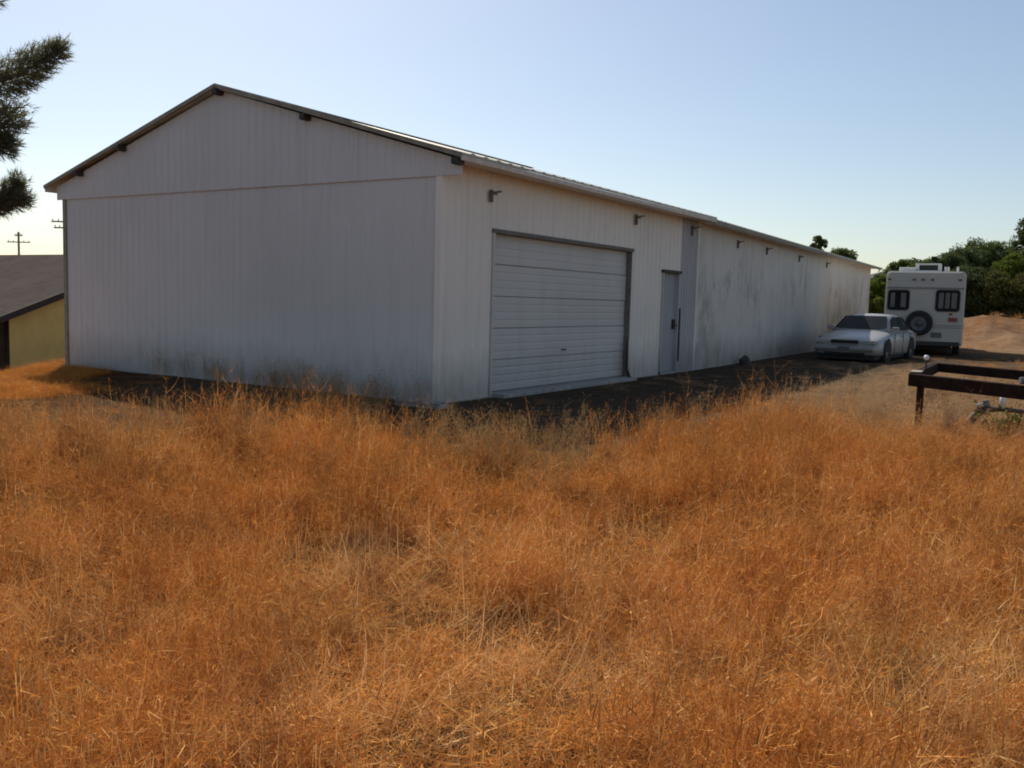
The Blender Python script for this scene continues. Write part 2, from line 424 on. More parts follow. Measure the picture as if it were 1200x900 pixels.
# purlin ends poking out under the rake
for y in (W/2-.02, W/4+.25, -OY+.06, W*3/4+.3, W*.93):
    zz = rake_z(y)
    r = MB(); r.box(-OX-.06, .0, y-.045, y+.045, zz-.075, zz+.01); r.build('purlin_end', M['dark'], wh, bevel=.006)
# dark angle brackets high on the side wall
def bracket(x, y, z, k=1., parent=wh):
    r = MB(); r.box(x-.035*k, x+.035*k, y-.03, y, z-.16*k, z+.05*k)
    r.beam((x, y-.02, z+.0), (x+.16*k, y-.12*k, z+.03), .03, .03)
    r.box(x-.03, x+.12*k, y-.05, y-.02, z-.02, z+.01)
    return r.build('bracket', M['bracket'], parent)
bracket(1.12, -.03, 2.93, .8); bracket(5.95, -.03, 3.03, .9); bracket(8.7, -.04, 3.05, 1.)
# garage door: five sections, each with pressed grooves
gd = MB(); z = .06; sec = (DT-.06)/5
for i in range(5):
    z0 = z+i*sec+.003; z1 = z+(i+1)*sec-.003
    q = [(.008, z0), (.02, z0+.012)]
    for k in range(1, 4):
        zc = z0+(z1-z0)*k/4; dd = .004 if i else .008
        q += [(.02, zc-.02), (.02-dd, zc-.008), (.02-dd, zc+.008), (.02, zc+.02)]
    q += [(.02, z1-.012), (.008, z1)]
    sag = [0, .004, -.003, .006, 0][i]
    for (o0, a0), (o1, a1) in zip(q[:-1], q[1:]):
        gd.quad((D0+.05, .10-o0+sag, a0), (D1-.03, .10-o0-sag, a0), (D1-.03, .10-o1-sag, a1), (D0+.05, .10-o1+sag, a1))
gd.box(D0+.04, D1-.03, .115, .14, .04, DT)
gdo = gd.build('garage_door', M['garage'], wh)
h = MB(); h.box((D0+D1)/2-.06, (D0+D1)/2+.06, .045, .062, .62, .64); h.box((D0+D1)/2-.055, (D0+D1)/2-.04, .062, .085, .62, .64); h.box((D0+D1)/2+.04, (D0+D1)/2+.055, .062, .085, .62, .64)
h.build('handle', M['dark'], gdo)
j = MB(); j.box(D0, D0+.05, -.035, .2, .0, DT); j.build('door_jamb', M['garage'], wh)
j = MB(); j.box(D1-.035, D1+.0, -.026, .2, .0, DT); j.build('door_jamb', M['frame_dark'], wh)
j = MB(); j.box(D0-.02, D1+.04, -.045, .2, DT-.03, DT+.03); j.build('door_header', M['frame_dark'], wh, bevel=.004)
j = MB(); j.box(D0+.05, D1-.06, -.25, .2, -.2, .055); j.build('door_sill', M['concrete'], wh, bevel=.01)
# bent loose strip at the foot of the right jamb
j = MB(); j.tube([(D1-.1, -.02, .75), (D1-.13, -.05, .45), (D1-.2, -.09, .2), (D1-.17, -.16, .02)], [.012, .03, .035, .03], 6); j.build('door_seal', M['dark'], wh)
# entry door
e = MB(); rib_panel(e, lambda u: Vector((u, .05, 0)), -Yv, M0+.04, M1-.04, .05, MT-.04, .16, .012)
ed = e.build('entry_door', M['door'], wh, merge=True)
e = MB(); e.box(M1-.16, M1-.08, .0, .04, .92, 1.12); e.tube([(M1-.12, .01, 1.0), (M1-.12, -.06, 1.0)], .012, 8); e.tube([(M1-.12, -.06, 1.0), (M1-.22, -.06, 1.0)], .011, 8)
e.build('handle', M['dark'], ed)
e = MB(); e.box(M0, M0+.04, -.04, .1, 0, MT); e.box(M1-.04, M1, -.04, .1, 0, MT); e.box(M0, M1, -.04, .1, .0, .045)
e.build('door_frame', M['strip'], wh)
e = MB(); e.box(M0-.04, M1+.04, -.06, .1, MT-.04, MT+.02); e.build('door_header', M['dark'], wh)
e = MB(); e.box(M1+.02, M1+.05, -.06, -.024, .25, 1.35); e.build('hasp_bar', M['dark'], wh)

# far section: turned a little, smooth stained wall
TH = R(2.55); FS = Matrix.Translation((L1, -.02, 0)) @ Matrix.Rotation(TH, 4, 'Z'); FL = 22.8
fw = MB(); nseg = 13
for i in range(nseg):
    a = FL*i/nseg; b_ = FL*(i+1)/nseg
    fw.quad((a, 0, -.3), (b_-.012, 0, -.3), (b_-.012, 0, 3.22), (a, 0, 3.22))
    fw.quad((b_-.012, 0, -.3), (b_-.006, -.008, -.3), (b_-.006, -.008, 3.22), (b_-.012, 0, 3.22))
    fw.quad((b_-.006, -.008, -.3), (b_, 0, -.3), (b_, 0, 3.22), (b_-.006, -.008, 3.22))
fw.build('far_wall', M['plaster'], wh, M=FS, merge=True)
fw = MB(); fw.quad((FL, 0, -.3), (FL, W, -.3), (FL, W, 3.22), (FL, 0, 3.22)); fw.poly([(FL, 0, 3.22), (FL, W, 3.22), (FL, W/2, 4.5)])
fw.quad((0, W-.1, -1), (FL, W-.1, -1), (FL, W-.1, 3.22), (0, W-.1, 3.22)); fw.build('rear_wall', M['plaster'], wh, M=FS)
fw = MB(); fw.box(-.06, 0, -.03, .03, -.3, 3.2); fw.build('corner_trim', M['side'], wh, M=FS)
r = MB(); roof(r, -.1, FL+.2, .36, ZE+.02, ZR-.12, W-.1); r.build('roof', M['roof'], wh, M=FS, merge=True)
r = MB(); r.box(-.1, FL+.2, -.385, -.365, ZE-.08, ZE+.0); r.build('eave_fascia', M['rake'], wh, M=FS)
r = MB(); r.box(-.1, FL+.2, -.36, -.002, ZE-.03, ZE-.02); r.build('soffit', M['side'], wh, M=FS)
for x in (2.9, 5.6, 9.4, 13.5):
    bb = bracket(0, 0, 2.98, .9); bb.data.transform(FS @ Matrix.Translation((x, -.01, 0)))

# ------------------------------------------------------------------ yellow house on the lower ground
hx, hy, zg = 6.1, 21.8, -2.7; sl = .388; xr = 11.5; ze = .62; HD = 16
hs = empty('yellow_house', (hx, hy, zg), 'ochre yellow house with brown shingle roof, partly hidden at the left of the warehouse', 'house')
I4 = Matrix.Translation((-hx, -hy, -zg))
m = MB(); zt = lambda x: ze+sl*(min(x, 2*xr-x)-hx)
m.poly([(hx, hy, zg), (2*xr-hx, hy, zg), (2*xr-hx, hy, ze), (xr, hy, zt(xr)), (hx, hy, ze)])
m.quad((2*xr-hx, hy, zg), (2*xr-hx, hy+HD, zg), (2*xr-hx, hy+HD, ze), (2*xr-hx, hy, ze))
m.build('wall', M['yellow'], hs, M=I4)
m = MB(); m.quad((hx, hy+.002, zg), (hx, hy+HD, zg), (hx, hy+HD, ze), (hx, hy+.002, ze)); m.box(hx-1.3, hx-.02, hy+.25, hy+.4, zg, ze-.02)
m.build('dark_side_wall', M['brownwall'], hs, M=I4)  # left wall and outer panel in plain dark brown
m = MB()
for sg in (-1, 1):
    xe = xr+sg*(xr-hx+1.4); zee = ze-sl*1.4+.06; zrr = zt(xr)+.06
    m.quad((xe, hy-.35, zee), (xr, hy-.35, zrr), (xr, hy+HD, zrr), (xe, hy+HD, zee))
    m.quad((xe, hy-.35, zee-.05), (xr, hy-.35, zrr-.05), (xr, hy+HD, zrr-.05), (xe, hy+HD, zee-.05))
rr = m.build('roof', M['shingle'], hs, M=I4)
for sg in (-1, 1):
    m = MB(); xe = xr+sg*(xr-hx+1.4); m.beam((xe, hy-.37, ze-sl*1.4-.05), (xr, hy-.37, zt(xr)-.05), .04, .2); m.build('rake_board', M['fasciadark'], rr, M=I4)
    m = MB(); m.beam((xe, hy-.35, ze-sl*1.4-.05), (xe, hy+HD, ze-sl*1.4-.05), .04, .16); m.build('eave_board', M['fasciadark'], rr, M=I4)

# ------------------------------------------------------------------ utility poles
def pole(x, y, top, arms, az, label):
    o = empty('utility_pole', (x, y, hz(x, y)), label, 'utility pole', 'utility poles beyond the house')
    H = top-hz(x, y)
    m = MB(); m.tube([(0, 0, -.5), (0, 0, H)], [.19, .13], 10); m.build('pole', M['polewood'], o)
    d = Vector((math.cos(az), math.sin(az), 0))
    for dz, hw in arms:
        m = MB(); c = Vector((0, 0, H-dz)); m.beam(c-d*hw, c+d*hw, .12, .15); a = m.build('crossarm', M['polewood'], o)
        for t in (-.9, -.45, .45, .9):
            m = MB(); m.tube([c+d*hw*t+Vector((0, 0, .07)), c+d*hw*t+Vector((0, 0, .28))], [.035, .05], 6); m.build('insulator', M['grey'], a)
pole(57.0, 113.0, 8.7, ((.5, .5), (1.35, 1.5)), -R(57), 'distant wooden pole with one wide crossarm above the shingle roof')
pole(42.9, 79.3, 8.25, ((.25, 1.25), (.85, 1.0)), -R(57), 'nearer wooden pole with two crossarms, half behind the warehouse corner')

# ------------------------------------------------------------------ leaf helpers, trees
def mesh_np(name, V, F, mats, mi=None, smooth=False):
    me = bpy.data.meshes.new(name); V = np.asarray(V, np.float32); F = np.asarray(F)
    me.vertices.add(len(V)); me.vertices.foreach_set('co', V.reshape(-1)); k = F.shape[1]
    me.loops.add(F.size); me.loops.foreach_set('vertex_index', F.reshape(-1).astype(np.int32)); me.polygons.add(len(F))
    me.polygons.foreach_set('loop_start', np.arange(len(F))*k); me.polygons.foreach_set('loop_total', np.full(len(F), k))
    for q in mats: me.materials.append(q)
    if mi is not None: me.polygons.foreach_set('material_index', np.asarray(mi, np.int32))
    me.update(); me.validate(); return me
def leaf_quads(C, size, rng):
    n_ = len(C); a = rng.normal(size=(n_, 3)); a /= np.linalg.norm(a, axis=1)[:, None]
    b = rng.normal(size=(n_, 3)); b = np.cross(a, b); b /= np.linalg.norm(b, axis=1)[:, None]
    s1 = (size*rng.uniform(.6, 1.4, n_))[:, None]; s2 = s1*rng.uniform(.35, .6, n_)[:, None]
    V = np.stack([C-a*s1, C-b*s2, C+a*s1, C+b*s2], 1).reshape(-1, 3)
    return V, np.arange(n_*4).reshape(-1, 4)
def crown_points(h, r, trunk, seed, nclump, per, squash=1.):
    rng = np.random.default_rng(seed); P = []; ends = []
    for i in range(nclump):
        u = rng.uniform(0, 1); zc = trunk+(h-trunk)*(u**.85)
        rad = r*math.sqrt(max(.03, 1-((zc-trunk-(h-trunk)*.42)/((h-trunk)*.6))**2))*rng.uniform(.35, 1.05)
        an = rng.uniform(0, 2*math.pi); c = np.array([rad*math.cos(an), rad*math.sin(an), zc]); ends.append(c)
        cr = rng.uniform(.15, .5)*r*.72
        q = rng.normal(size=(per, 3)); q /= np.linalg.norm(q, axis=1)[:, None]
        q *= (cr*rng.uniform(.35, 1.15, per)**.6)[:, None]; q[:, 2] *= .8*squash
        P.append(c+q)
    return np.concatenate(P), ends
tree_src = {}
def tree(x, y, h, r, kind, label, seed, trunk=None, group='trees beyond the camper'):
    key = (kind, seed % 3)
    z0 = hz(x, y)
    o = empty('tree', (x, y, z0), label, 'tree', group)
    trunk = .04*h if trunk is None else trunk
    pts, ends = crown_points(h, r, trunk, seed, 110, 170)
    V, F_ = leaf_quads(pts, .075 if h < 6 else .1, np.random.default_rng(seed))
    me = mesh_np('crown', V, F_, [M[kind]]); c = bpy.data.objects.new('crown', me); COL.objects.link(c); c.parent = o
    m = MB(); m.tube([(0, 0, -.3), (.03, .02, h*.35), (0, .05, h*.75)], [.045*h*.5+.05, .03*h*.5+.04, .02], 8)
    for e in ends[::4]:
        b0 = Vector((.02, .02, max(.2, e[2]*.55))); e = Vector(e)
        m.tube([b0, b0.lerp(e, .5)+Vector((0, 0, .1)), e], [.05, .03, .012], 5)
    m.build('trunk', M['bark'], o)
    return o
tr = [
 (58.4, 4.1, 3.5, 1.7, 'leaf_mid', 'small rounded green tree showing above the left roof vent of the camper'),
 (57.0, 2.5, 3.5, 1.4, 'leaf_mid', 'rounded green tree just behind the middle of the camper roof'),
 (56.6, 1.3, 3.8, 1.7, 'leaf_dark', 'dark tree standing behind the right end of the camper roof'),
 (58.3, .4, 4.1, 1.8, 'leaf_dark', 'dark dense tree directly right of the camper'),
 (64.5, .3, 5.1, 2.0, 'leaf_mid', 'taller feathery green tree two along from the camper'),
 (65.3, -.9, 5.0, 1.9, 'leaf_mid', 'green bushy tree left of the tall dark tree'),
 (53.8, -.3, 2.8, 1.6, 'leaf_dark', 'low dark tree at the foot of the tree belt beside the camper'),
 (53.7, -1.9, 2.5, 1.5, 'leaf_olive', 'low olive shrub tree behind the reddish earth heaps'),
 (78.2, -2.2, 7.9, 2.0, 'leaf_dark', 'tallest dark tree at the right edge of the picture'),
 (59.0, -2.6, 3.9, 1.6, 'leaf_lime', 'yellow green sunlit tree under the tallest dark tree'),
 (54.6, -3.9, 2.5, 1.5, 'leaf_olive', 'low olive shrub tree cut by the right edge of the picture'),
 (63.2, -5.2, 4.7, 2.2, 'leaf_dark', 'dark tree past the right edge of the picture'),
 (62.3, 11.0, 5.6, .85, 'leaf_mid', 'thin green treetop rising highest over the warehouse roof'),
 (53.0, 7.1, 4.0, 1.2, 'leaf_mid', 'green treetop just peeping over the far end of the warehouse roof'),
 (41.0, 2.1, 2.7, 1.0, 'leaf_lime', 'narrow yellow green tree in the gap between warehouse and camper'),
 (45.0, 2.9, 2.6, 1.3, 'leaf_dark', 'dark shrub tree just beyond the far corner of the warehouse'),
]
for i, (x, y, h, r_, k, lb) in enumerate(tr): tree(x, y, h, r_, k, lb, 100+i)

# conifer whose bough tips hang in at the upper left
rng = np.random.default_rng(5)
CX, CY = -5.9, 3.35
cz0 = hz(CX, CY)
ct = empty('conifer_tree', (CX, CY, cz0), 'conifer at the left edge whose dark bushy bough tips reach into the sky', 'tree')
m = MB(); m.tube([(0, 0, -.4), (.05, 0, 2.5), (0, .05, 5), (.03, 0, 8.6)], [.2, .16, .11, .02], 12); m.build('trunk', M['bark'], ct)
def bough(path, radii, dens, name='bough'):
    """limb with needle brushes: path in world, converted to the tree's own frame"""
    path = [Vector(p)-Vector((CX, CY, cz0)) for p in path]
    m = MB(); m.tube(path, [.045, .035, .022, .012][:len(path)] if len(path) > 3 else [.04, .025, .01], 6)
    b = m.build(name, M['bark'], ct)
    # sample along the path
    segs = [(path[i], path[i+1], radii[i], radii[i+1]) for i in range(len(path)-1)]
    Vs = []
    for p0, p1, r0, r1 in segs:
        L = (p1-p0).length; k = int(L*dens*.3)
        if k < 2 or max(r0, r1) < .02: continue
        t = rng.uniform(0, 1, k)[:, None]
        c = np.array(p0)*(1-t)+np.array(p1)*t; rr = r0*(1-t)+r1*t
        off = rng.normal(size=(k, 3)); off /= np.linalg.norm(off, axis=1)[:, None]
        tip = c+off*rr*rng.uniform(.45, 1.1, (k, 1))
        # each twig carries a spray of needles
        ax = np.array((p1-p0).normalized()); d = off*.7+ax*.8; d /= np.linalg.norm(d, axis=1)[:, None]
        for _ in range(9):
            dd = d+rng.normal(size=(k, 3))*.55; dd /= np.linalg.norm(dd, axis=1)[:, None]
            st = tip+d*rng.uniform(-.05, .05, (k, 1)); ln = rng.uniform(.05, .10, (k, 1))
            w = np.cross(dd, rng.normal(size=(k, 3))); w /= np.linalg.norm(w, axis=1)[:, None]; w *= .0045
            Vs.append(np.stack([st-w, st+w, st+dd*ln], 1).reshape(-1, 3))
    V = np.concatenate(Vs); o = bpy.data.objects.new('needles', mesh_np('needles', V, np.arange(len(V)).reshape(-1, 3), [M['needle']]))
    COL.objects.link(o); o.parent = b
T = lambda z: (CX, CY, z)
bough([T(3.0), (-5.1, 2.4, 3.25), (-4.62, 1.75, 3.50), (-4.36, 1.42, 3.79)], [.05, .2, .2, .09], 2600)
bough([T(3.1), (-5.2, 2.6, 3.5), (-4.78, 2.05, 3.72)], [.05, .15, .05], 1600)
bough([T(2.6), (-5.1, 2.4, 2.9), (-4.74, 1.88, 2.98), (-4.66, 1.74, 3.10)], [.05, .2, .2, .12], 2600)
bough([(-5.1, 2.4, 2.88), (-4.80, 1.95, 2.86), (-4.69, 1.76, 2.80)], [.1, .17, .08], 2600)
bough([T(1.9), (-5.15, 2.4, 2.2), (-4.78, 1.86, 2.25), (-4.66, 1.68, 2.47)], [.05, .14, .13, .05], 2300)
bough([(-5.1, 2.35, 2.2), (-4.80, 1.87, 2.22), (-4.63, 1.60, 2.29)], [.1, .12, .05], 1900)
bough([T(3.9), (-5.2, 2.6, 4.2), (-4.72, 1.98, 4.30)], [.05, .2, .12], 1800)
Rt = Vector((.54, -.84, 0))
for k in range(46):
    z0 = 1.2+7.*(k/46); an = k*2.4; d = Vector((math.cos(an), math.sin(an), 0))
    L = (2.3*(1-(z0-1.2)/8.2)+.3)
    lim = 1.45/max(.05, d.dot(Rt)) if d.dot(Rt) > 0 else 9
    L = min(L, lim)
    if L < .4 or (z0 < 2.0 and d.dot(Rt) > -.2): continue
    p = T(z0); q = Vector(p)+d*L*.5+Vector((0, 0, .05)); e = Vector(p)+d*L+Vector((0, 0, .25))
    bough([p, q, e], [.06, .26, .12], 420)

# ------------------------------------------------------------------ camper, seen square on from behind
RX, RY = 22.2, -1.72; ryaw = R(5.0)
RX, RY, ryaw = 22.40, -1.43, R(7)
rv = empty('camper', (RX, RY, -.07), 'old cream white camper parked beyond the sedan, spare wheel on its back', 'camper', rz=ryaw)
rv.scale = (1, .875, 1)
# local: x forward (away), y: 0 = left side of the picture, negative to the right, z from the ground
BW, ZB, ZT, BL = 2.72, .42, 2.80, 6.6
def rounded_box(mb, x0, x1, y0, y1, z0, z1, r, seg=4, mi=0):
    prof = []
    for (cy, cz, a0) in ((y1-r, z1-r, 0), (y0+r, z1-r, 90), (y0+.03, z0+.03, 180), (y1-.03, z0+.03, 270)):
        rr = r if a0 < 180 else .03
        for k in range(seg+1):
            a = R(a0+90*k/seg); prof.append((cy+rr*math.cos(a), cz+rr*math.sin(a)))
    n = len(prof); xs = [x0, x0+.05, x1-.05, x1]; ins = [.05, 0, 0, .05]; base = len(mb.v)
    cyc, czc = (y0+y1)/2, (z0+z1)/2
    for x, i in zip(xs, ins):
        for (y, z) in prof:
            mb.v.append((x, y-(i if y > cyc else -i), z-(i if z > czc else -i)))
    for s_ in range(3):
        for k in range(n):
            a = base+s_*n+k; b = base+s_*n+(k+1) % n; mb.f.append((a, b, b+n, a+n)); mb.m.append(mi)
    mb.f.append(tuple(base+k for k in range(n))); mb.m.append(mi)
    mb.f.append(tuple(base+3*n+k for k in reversed(range(n)))); mb.m.append(mi)
m = MB(); rounded_box(m, 0, BL, -BW, 0, ZB, ZT, .14); m.build('body', M['rvbody'], rv)
m = MB(); m.box(BL-.02, BL+1.6, -BW+.15, -.15, .5, 1.5); m.box(BL+1.55, BL+2.3, -BW+.25, -.25, .5, 1.15); m.build('cab', M['rvbody'], rv, bevel=.12)
# moulded top cap lip and seam
m = MB(); m.box(-.035, .0, -BW+.05, -.05, 2.235, 2.275); m.build('cap_seam', M['stripe'], rv, bevel=.008)
m = MB(); m.box(-.02, .0, -BW+.06, -.06, 2.28, 2.66); m.build('top_cap', M['rvbody'], rv, bevel=.01)
m = MB(); m.box(-.012, .0, -BW+.05, -.05, ZB+.03, ZB+.1); m.build('bottom_trim', M['stripe'], rv)
for y in (-.13, -.98, -1.28, -1.60, -BW+.2):
    m = MB(); m.box(-.055, -.018, y-.055, y+.055, 2.50, 2.555); m.build('marker_light', M['amber'], rv, bevel=.008)
def rr_loop(y0, y1, z0, z1, r, seg=5):
    P_ = []
    for (cy, cz, a0) in ((y1-r, z1-r, 0), (y0+r, z1-r, 90), (y0+r, z0+r, 180), (y1-r, z0+r, 270)):
        for k in range(seg+1):
            a = R(a0+90*k/seg); P_.append((cy+r*math.cos(a), cz+r*math.sin(a)))
    return P_
def window(y0, y1, z0, z1, kind):
    o_ = rr_loop(y0, y1, z0, z1, .11); i_ = rr_loop(y0+.05, y1-.05, z0+.05, z1-.05, .08); n_ = len(o_)
    m = MB()
    for k in range(n_):
        a, b, c, d = o_[k], o_[(k+1) % n_], i_[(k+1) % n_], i_[k]
        m.quad((-.035, *a), (-.035, *b), (-.035, *c), (-.035, *d)); m.quad((0, *a), (0, *b), (-.035, *b), (-.035, *a)); m.quad((-.035, *d), (-.035, *c), (-.01, *c), (-.01, *d))
    w = m.build('window', M['black'], rv)
    m = MB(); m.poly([(-.012, *q) for q in i_]); m.build('pane', M['glassdark'], w)
    # curtains hang just behind the glass plane, drawn part-way
    m = MB(); W_ = y1-y0-.12
    spans = ((.06, .30), (.62, .90)) if kind == 0 else ((.06, .30), (.38, .60), (.68, .94))
    for s0, s1 in spans:
        k = 7
        for q in range(k):
            ya = y1-.06-W_*(s0+(s1-s0)*q/k); yb = y1-.06-W_*(s0+(s1-s0)*(q+1)/k); o1 = .004*(q % 2); o2 = .004*((q+1) % 2)
            m.quad((-.016-o1, ya, z0+.1), (-.016-o2, yb, z0+.1), (-.016-o2, yb, z1-.1), (-.016-o1, ya, z1-.1))
    m.build('curtain', M['curtain'], w, smooth=True)
window(-.86, -.10, 1.52, 2.19, 0); window(-BW+.16, -BW+.98, 1.51, 2.21, 1)
# spare wheel
sp = Vector((-.13, -1.24, 1.12))
m = MB(); m.lathe([(.25, -.08), (.31, -.11), (.38, -.10), (.41, -.06), (.41, .06), (.38, .10), (.30, .11), (.25, .08), (.25, -.08)], sp, (1, 0, 0), 32); spw = m.build('spare_tyre', M['black'], rv, smooth=True)
m = MB(); m.lathe([(.0, -.055), (.09, -.05), (.1, -.02), (.2, .0), (.24, -.03), (.262, -.085), (.262, .07)], sp, (1, 0, 0), 28); m.build('rim', M['grey'], spw, smooth=True)
m = MB(); m.box(-.12, 0, -1.30, -1.18, 1.06, 1.18); m.build('wheel_bracket', M['dark'], rv)
for o_ in [spw]+[c for c in bpy.data.objects if c.parent == spw]:
    for v_ in o_.data.vertices: v_.co.y = sp.y+(v_.co.y-sp.y)/.875
# lights, stripes, plate, bumper
for y in (-.36, -BW+.36):
    m = MB(); m.box(-.045, 0, y-.15, y+.15, 1.20, 1.32); m.build('tail_light', M['red'], rv, bevel=.01)
m = MB(); m.box(-.03, 0, -BW+.38, -BW+.5, 1.40, 1.46); m.build('reflector', M['red'], rv, bevel=.006)
for y0_, y1_, z_ in ((-BW+.06, -1.72, 1.06), (-BW+.06, -1.72, .99), (-.78, -.06, 1.06)):
    m = MB(); m.box(-.006, 0, y0_, y1_, z_-.015, z_+.015); m.build('stripe', M['stripe'], rv)
m = MB(); m.box(-.02, 0, -2.02, -1.66, .66, .83); m.build('number_plate', M['grey'], rv, bevel=.006)
m = MB(); m.box(-.20, -.08, -BW+.1, -.1, .40, .54); m.beam((-.1, -.5, .46), (.1, -.5, .46), .08, .08); m.beam((-.1, -BW+.5, .46), (.1, -BW+.5, .46), .08, .08); m.build('bumper', M['dark'], rv, bevel=.01)
m = MB(); m.box(.3, 6, -BW+.35, -.35, .28, .46); m.build('chassis', M['dark'], rv)
for x in (2.0, 7.6):
    for y in (-.18, -BW+.18):
        m = MB(); m.lathe([(.2, -.11), (.36, -.12), (.38, -.08), (.38, .08), (.36, .12), (.2, .11), (.2, -.11)], (x, y, .37), (0, 1, 0), 24); w = m.build('wheel', M['black'], rv, smooth=True)
        m = MB(); m.lathe([(0, -.09), (.1, -.09), (.2, -.05), (.2, .05), (.1, .09), (0, .09)], (x, y, .37), (0, 1, 0), 20); m.build('rim', M['grey'], w, smooth=True)
for x in (.08, -.0):
    m = MB(); m.tube([(.12, -BW+.02, 1.0+x), (.12, -BW-.03, 1.0+x)], .02, 6); m.build('side_hook', M['grey'], rv)
# side windows and door (right side) for other viewpoints
for x0, x1 in ((1.0, 2.1), (3.4, 4.6)):
    m = MB(); m.box(x0, x1, -BW-.025, -BW+.005, 1.45, 2.1); w = m.build('side_window', M['black'], rv, bevel=.03)
# roof furniture
m = MB(); m.box(.25, .95, -.98, -.42, ZT-.02, ZT+.13); m.build('roof_vent', M['white'], rv, bevel=.03)
m = MB(); m.box(.5, 1.35, -1.86, -.98, ZT-.02, ZT+.05); m.box(.5, 1.35, -1.86, -1.74, ZT+.05, ZT+.25); m.box(.5, 1.35, -1.10, -.98, ZT+.05, ZT+.25); m.box(.5, 1.35, -1.86, -.98, ZT+.22, ZT+.27)
ac = m.build('air_conditioner', M['white'], rv, bevel=.015)
m = MB(); m.box(.53, 1.3, -1.73, -1.11, ZT+.06, ZT+.215); m.build('grille', M['dark'], ac)
for y in (-2.0, -2.1, -2.42):
    m = MB(); m.tube([(.4, y, ZT-.02), (.4, y, ZT+.16)], .035, 8); m.build('roof_pipe', M['white'], rv)

# ------------------------------------------------------------------ sedan
car = empty('parked_car', (16.15, -1.62, -.06), 'pale silver sedan with dark windscreen parked nose out beside the far white wall', 'car', rz=R(-3))
def surf(stations, closed=False):
    """stations: list of lists of (x,y,z) for half body (y>=0) -> mirrored grid"""
    mb = MB(); rows = []
    for st in stations:
        row = [(x, -y, z) for (x, y, z) in reversed(st) if y > 1e-6]+[(x, y, z) for (x, y, z) in st]
        rows.append(row)
    n_ = len(rows[0])
    for r_ in rows: mb.v += r_
    for i in range(len(rows)-1):
        for k in range(n_-1):
            a = i*n_+k; mb.f.append((a, a+1, a+n_+1, a+n_)); mb.m.append(0)
    mb.f.append(tuple(range(n_))); mb.m.append(0)
    e = (len(rows)-1)*n_; mb.f.append(tuple(e+k for k in reversed(range(n_)))); mb.m.append(0)
    return mb
# x: 0 nose .. 4.9 tail ; (x, half width, bottom z, bumper z, shoulder z, top centre z)
body_st = []
for x, w, zb, zs, ztop in ((.0, .66, .28, .52, .56), (.05, .80, .24, .60, .66), (.22, .885, .20, .66, .745), (.6, .91, .18, .72, .80), (1.1, .915, .18, .79, .88),
                           (1.45, .92, .18, .84, .93), (2.3, .92, .18, .87, .94), (3.4, .92, .18, .88, .95), (3.95, .915, .2, .90, .97), (4.5, .90, .22, .88, .97), (4.8, .85, .26, .82, .93), (4.9, .74, .32, .7, .84)):
    body_st.append([(x, 0, ztop), (x, w*.45, ztop-.005), (x, w*.80, zs+.035), (x, w*.95, zs-.03), (x, w, zs-.2), (x, w*.99, zb+.12), (x, w*.93, zb), (x, w*.3, zb)])
mb = surf(body_st); bd = mb.build('body', M['paint'], car, smooth=True, merge=True)
sb = bd.modifiers.new('subdivision', 'SUBSURF'); sb.levels = sb.render_levels = 2
# cabin
cab = []
for x, w, zt_ in ((1.55, .74, .93), (2.28, .60, 1.33), (2.7, .60, 1.385), (3.3, .60, 1.375), (3.65, .58, 1.31), (4.2, .70, .97)):
    wb = .80
    cab.append([(x, 0, zt_), (x, w*.7, zt_-.01), (x, w*.97, zt_-.045 if zt_ > 1 else zt_-.01), (x, wb-.02, .90), (x, wb, .84)])
mb = surf(cab); cb = mb.build('roof', M['paint'], car, smooth=True, merge=True)
